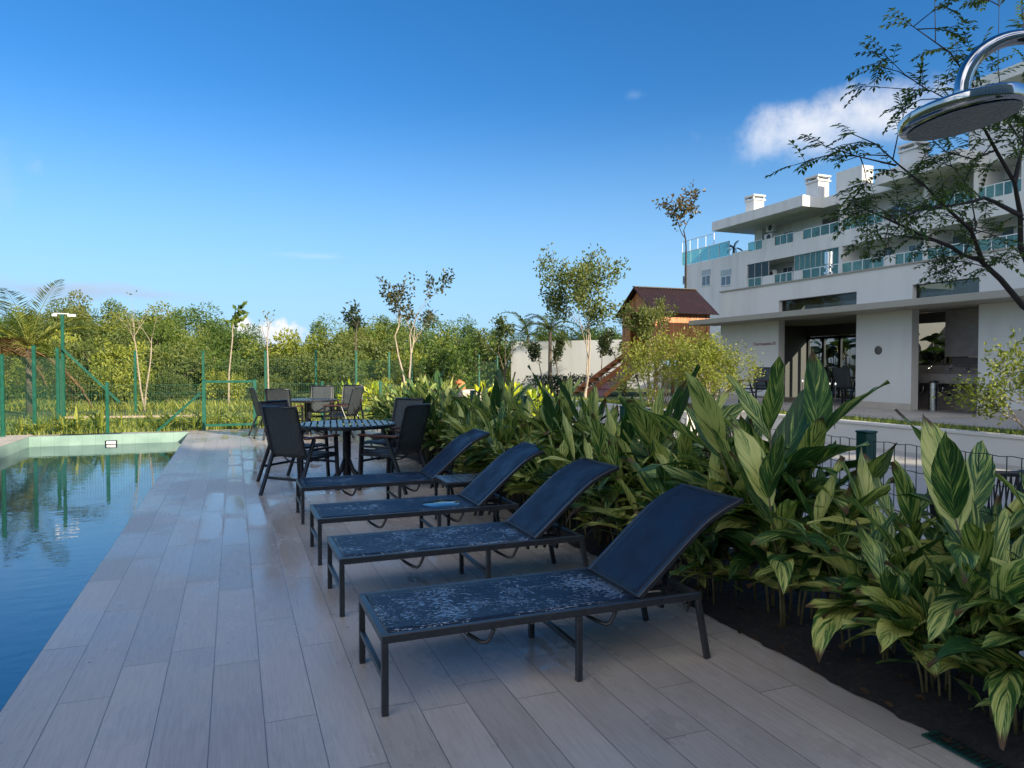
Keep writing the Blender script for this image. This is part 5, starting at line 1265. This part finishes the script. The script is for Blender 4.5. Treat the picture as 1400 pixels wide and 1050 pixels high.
# windows in the recessed wall
for p0, p1 in ((1036, 1050), (1069, 1084), (1165, 1190), (1215, 1240), (1280, 1310), (1340, 1380)): win(p0, p1, XR, 10.4, 12.0)
win(1122, 1145, XR, 9.86, 12.3, 'dark_in', 'aptgrey', 0)
win(1069, 1083, XR, 7.7, 9.2)
win(1168, 1176, XR, 7.7, 9.2, 'curtain', 'alu', 0); win(1178, 1188, XR, 7.66, 9.3, 'black', 'aptgrey', 0); win(1207, 1217, XR, 7.66, 9.3, 'bluepane', 'black', 0); win(1240, 1262, XR, 7.66, 9.2); win(1280, 1320, XR, 7.66, 9.3, 'bluepane'); win(1340, 1385, XR, 7.66, 9.3, 'bluepane')
for p0, p1 in ((1154, 1158), (1197, 1202)): win(p0, p1, XR, 8.4, 9.2, 'plastic', 'black', 0)
# glazed-in balconies
def glaze(p0, p1, z0, z1, X, mat, n): 
    y0, y1 = ay(p1, X), ay(p0, X); m = MB()
    for k in range(n+1): yy = y0+(y1-y0)*k/n; ab(m, (X-.03, yy-.02, z0), (X+.03, yy+.02, z1))
    f = m.build('glazing_frame', M['aptgrey'], o); m = MB(); ab(m, (X-.006, y0, z0), (X+.006, y1, z1)); m.build('glass', M[mat], f)
glaze(1022, 1050, 8.44, 9.54, AX+.1, 'glassdark', 3); glaze(1085, 1145, 8.44, 9.54, AX+.1, 'glassgreen', 8)
m = MB(); ab(m, (AX+.6, ay(1143), 7.8), (AX+.65, ay(1086), 9.5)); m.build('blind', M['curtain'], o)
# air conditioners on the balconies
aci = ['white air conditioner unit on the upper balcony near the end pillar, top one', 'white air conditioner unit on the upper balcony, the lower of two', 'white air conditioner unit on the lower balcony by the glazed corner', 'white air conditioner unit standing on the lower balcony in the middle', 'white air conditioner unit under the roof behind the leaves', 'second white air conditioner unit behind the leaves, below the first']
for (px, py, X), lb in zip(((1054, 312, AX+1.4), (1052, 325, AX+.9), (1055, 375, AX+.9), (1271, 337, AX+.9), (1277, 252, AX+1.6), (1277, 268, AX+1.5)), aci):
    p = at(px, py, X=X); q = thing('air_conditioner', (p.x, p.y, p.z-.3), lb, 'air conditioner'); m = MB(); m.box((-.17, -.42, 0), (.17, .42, .6)); m.build('case', M['plastic'], q, bevel=.02)
    m = MB(); m.lathe([(.23, 0), (.23, .012), (.02, .014)], 24); f = m.build('fan_grille', M['gap'], q); f.location = (-.171, -.1, .3); f.rotation_euler = (0, R(-90), 0)
# chimneys
def chim(px, w, ztop, X, label, cap=True):
    y = ay(px, X); q = thing('roof_chimney', (X, y, 13.3), label, 'chimney'); h = ztop-13.3; m = MB(); m.box((-.5, -w/2, 0), (.5, w/2, h-.45 if cap else h)); m.build('shaft', M['apt'], q)
    if cap:
        m = MB(); m.box((-.6, -w/2-.1, h-.45), (.6, w/2+.1, h-.33)); m.box((-.6, -w/2-.1, h-.12), (.6, w/2+.1, h)); m.build('cap', M['apt'], q)
        m = MB()
        for sx_ in (-.5, .5):
            for sy_ in (-w/2+.06, w/2-.06): m.box((sx_-.08, sy_-.06, h-.33), (sx_+.08, sy_+.06, h-.12))
        m.box((-.2, -w/2+.121, h-.33), (.2, w/2-.121, h-.12)); m.build('vent', M['aptgrey'], q)
chim(1030, 1.0, 15.2, 39.6, 'slim white chimney nearest the roof terrace end'); chim(1115, 1.15, 15.1, 39.6, 'white capped chimney above the sunlit roof corner'); chim(1091, 1.8, 14.6, 41.5, 'low white roof block beside the capped chimney', False)
chim(1165, 2.2, 14.9, 39.9, 'wide white roof block without a cap, right of the middle', False); chim(1245, 1.2, 15.2, 39.6, 'white capped chimney just below the shower head')
# palm in a balcony, terrace sculpture plant
palm((AX+.9, ay(1107), 9.9), .9, 12, .9, 410, 'small palm standing on the upper balcony', M['palm_leaf'], 'balcony_palm', (0, 80), 2.0, .25)
palm((AX+1.2, ay(986), 10.7), .7, 9, .9, 411, 'dark spiky plant on the glass-railed roof terrace', M['dark_leaf'], 'terrace_plant', (0, 70), 1.5, .22)

# ------------------------------------------------------------------ neighbouring block behind the photographer; its shadow covers the deck
El = math.tan(SUN_EL); sa, ca = math.sin(SUN_A), math.cos(SUN_A)
fy = -30.0
def shadow_h(ysh): return (ysh-fy)/ca*El
H1 = shadow_h(12.75); H2 = shadow_h(14.3); sh = H1/El*sa
xr, xs = 6.3+sh, -.35+sh
o = thing('neighbouring_block', (0, fy, 0), 'pale flat-roofed block behind the viewpoint whose shadow lies over the deck', 'building')
m = MB(); m.box((xs, -12, 0), (xr, 0, H1)); m.box((-24, -12, 0), (xs, 0, H2)); m.build('wall', M['offwhite'], o)
m = MB(); m.box((xs+.1, -12.1, H1), (xr+.02, .03, H1+.1)); m.box((-24, -12.1, H2), (xs+.02, .03, H2+.1)); m.build('roof', M['greige'], o)
for fl in range(3):
    for k in range(12):
        x = -20+k*3.4; m = MB(); m.box((x, .002, 1.2+fl*3.1), (x+1.8, .04, 2.6+fl*3.1)); w = m.build('window', M['alu'], o); m = MB(); m.box((x+.08, .041, 1.28+fl*3.1), (x+1.72, .05, 2.52+fl*3.1)); m.build('pane', M['bluepane'], w)
for p in protos+kinds+bushes:
    if p.location.z < -10: p.location = (40, -40, 0)
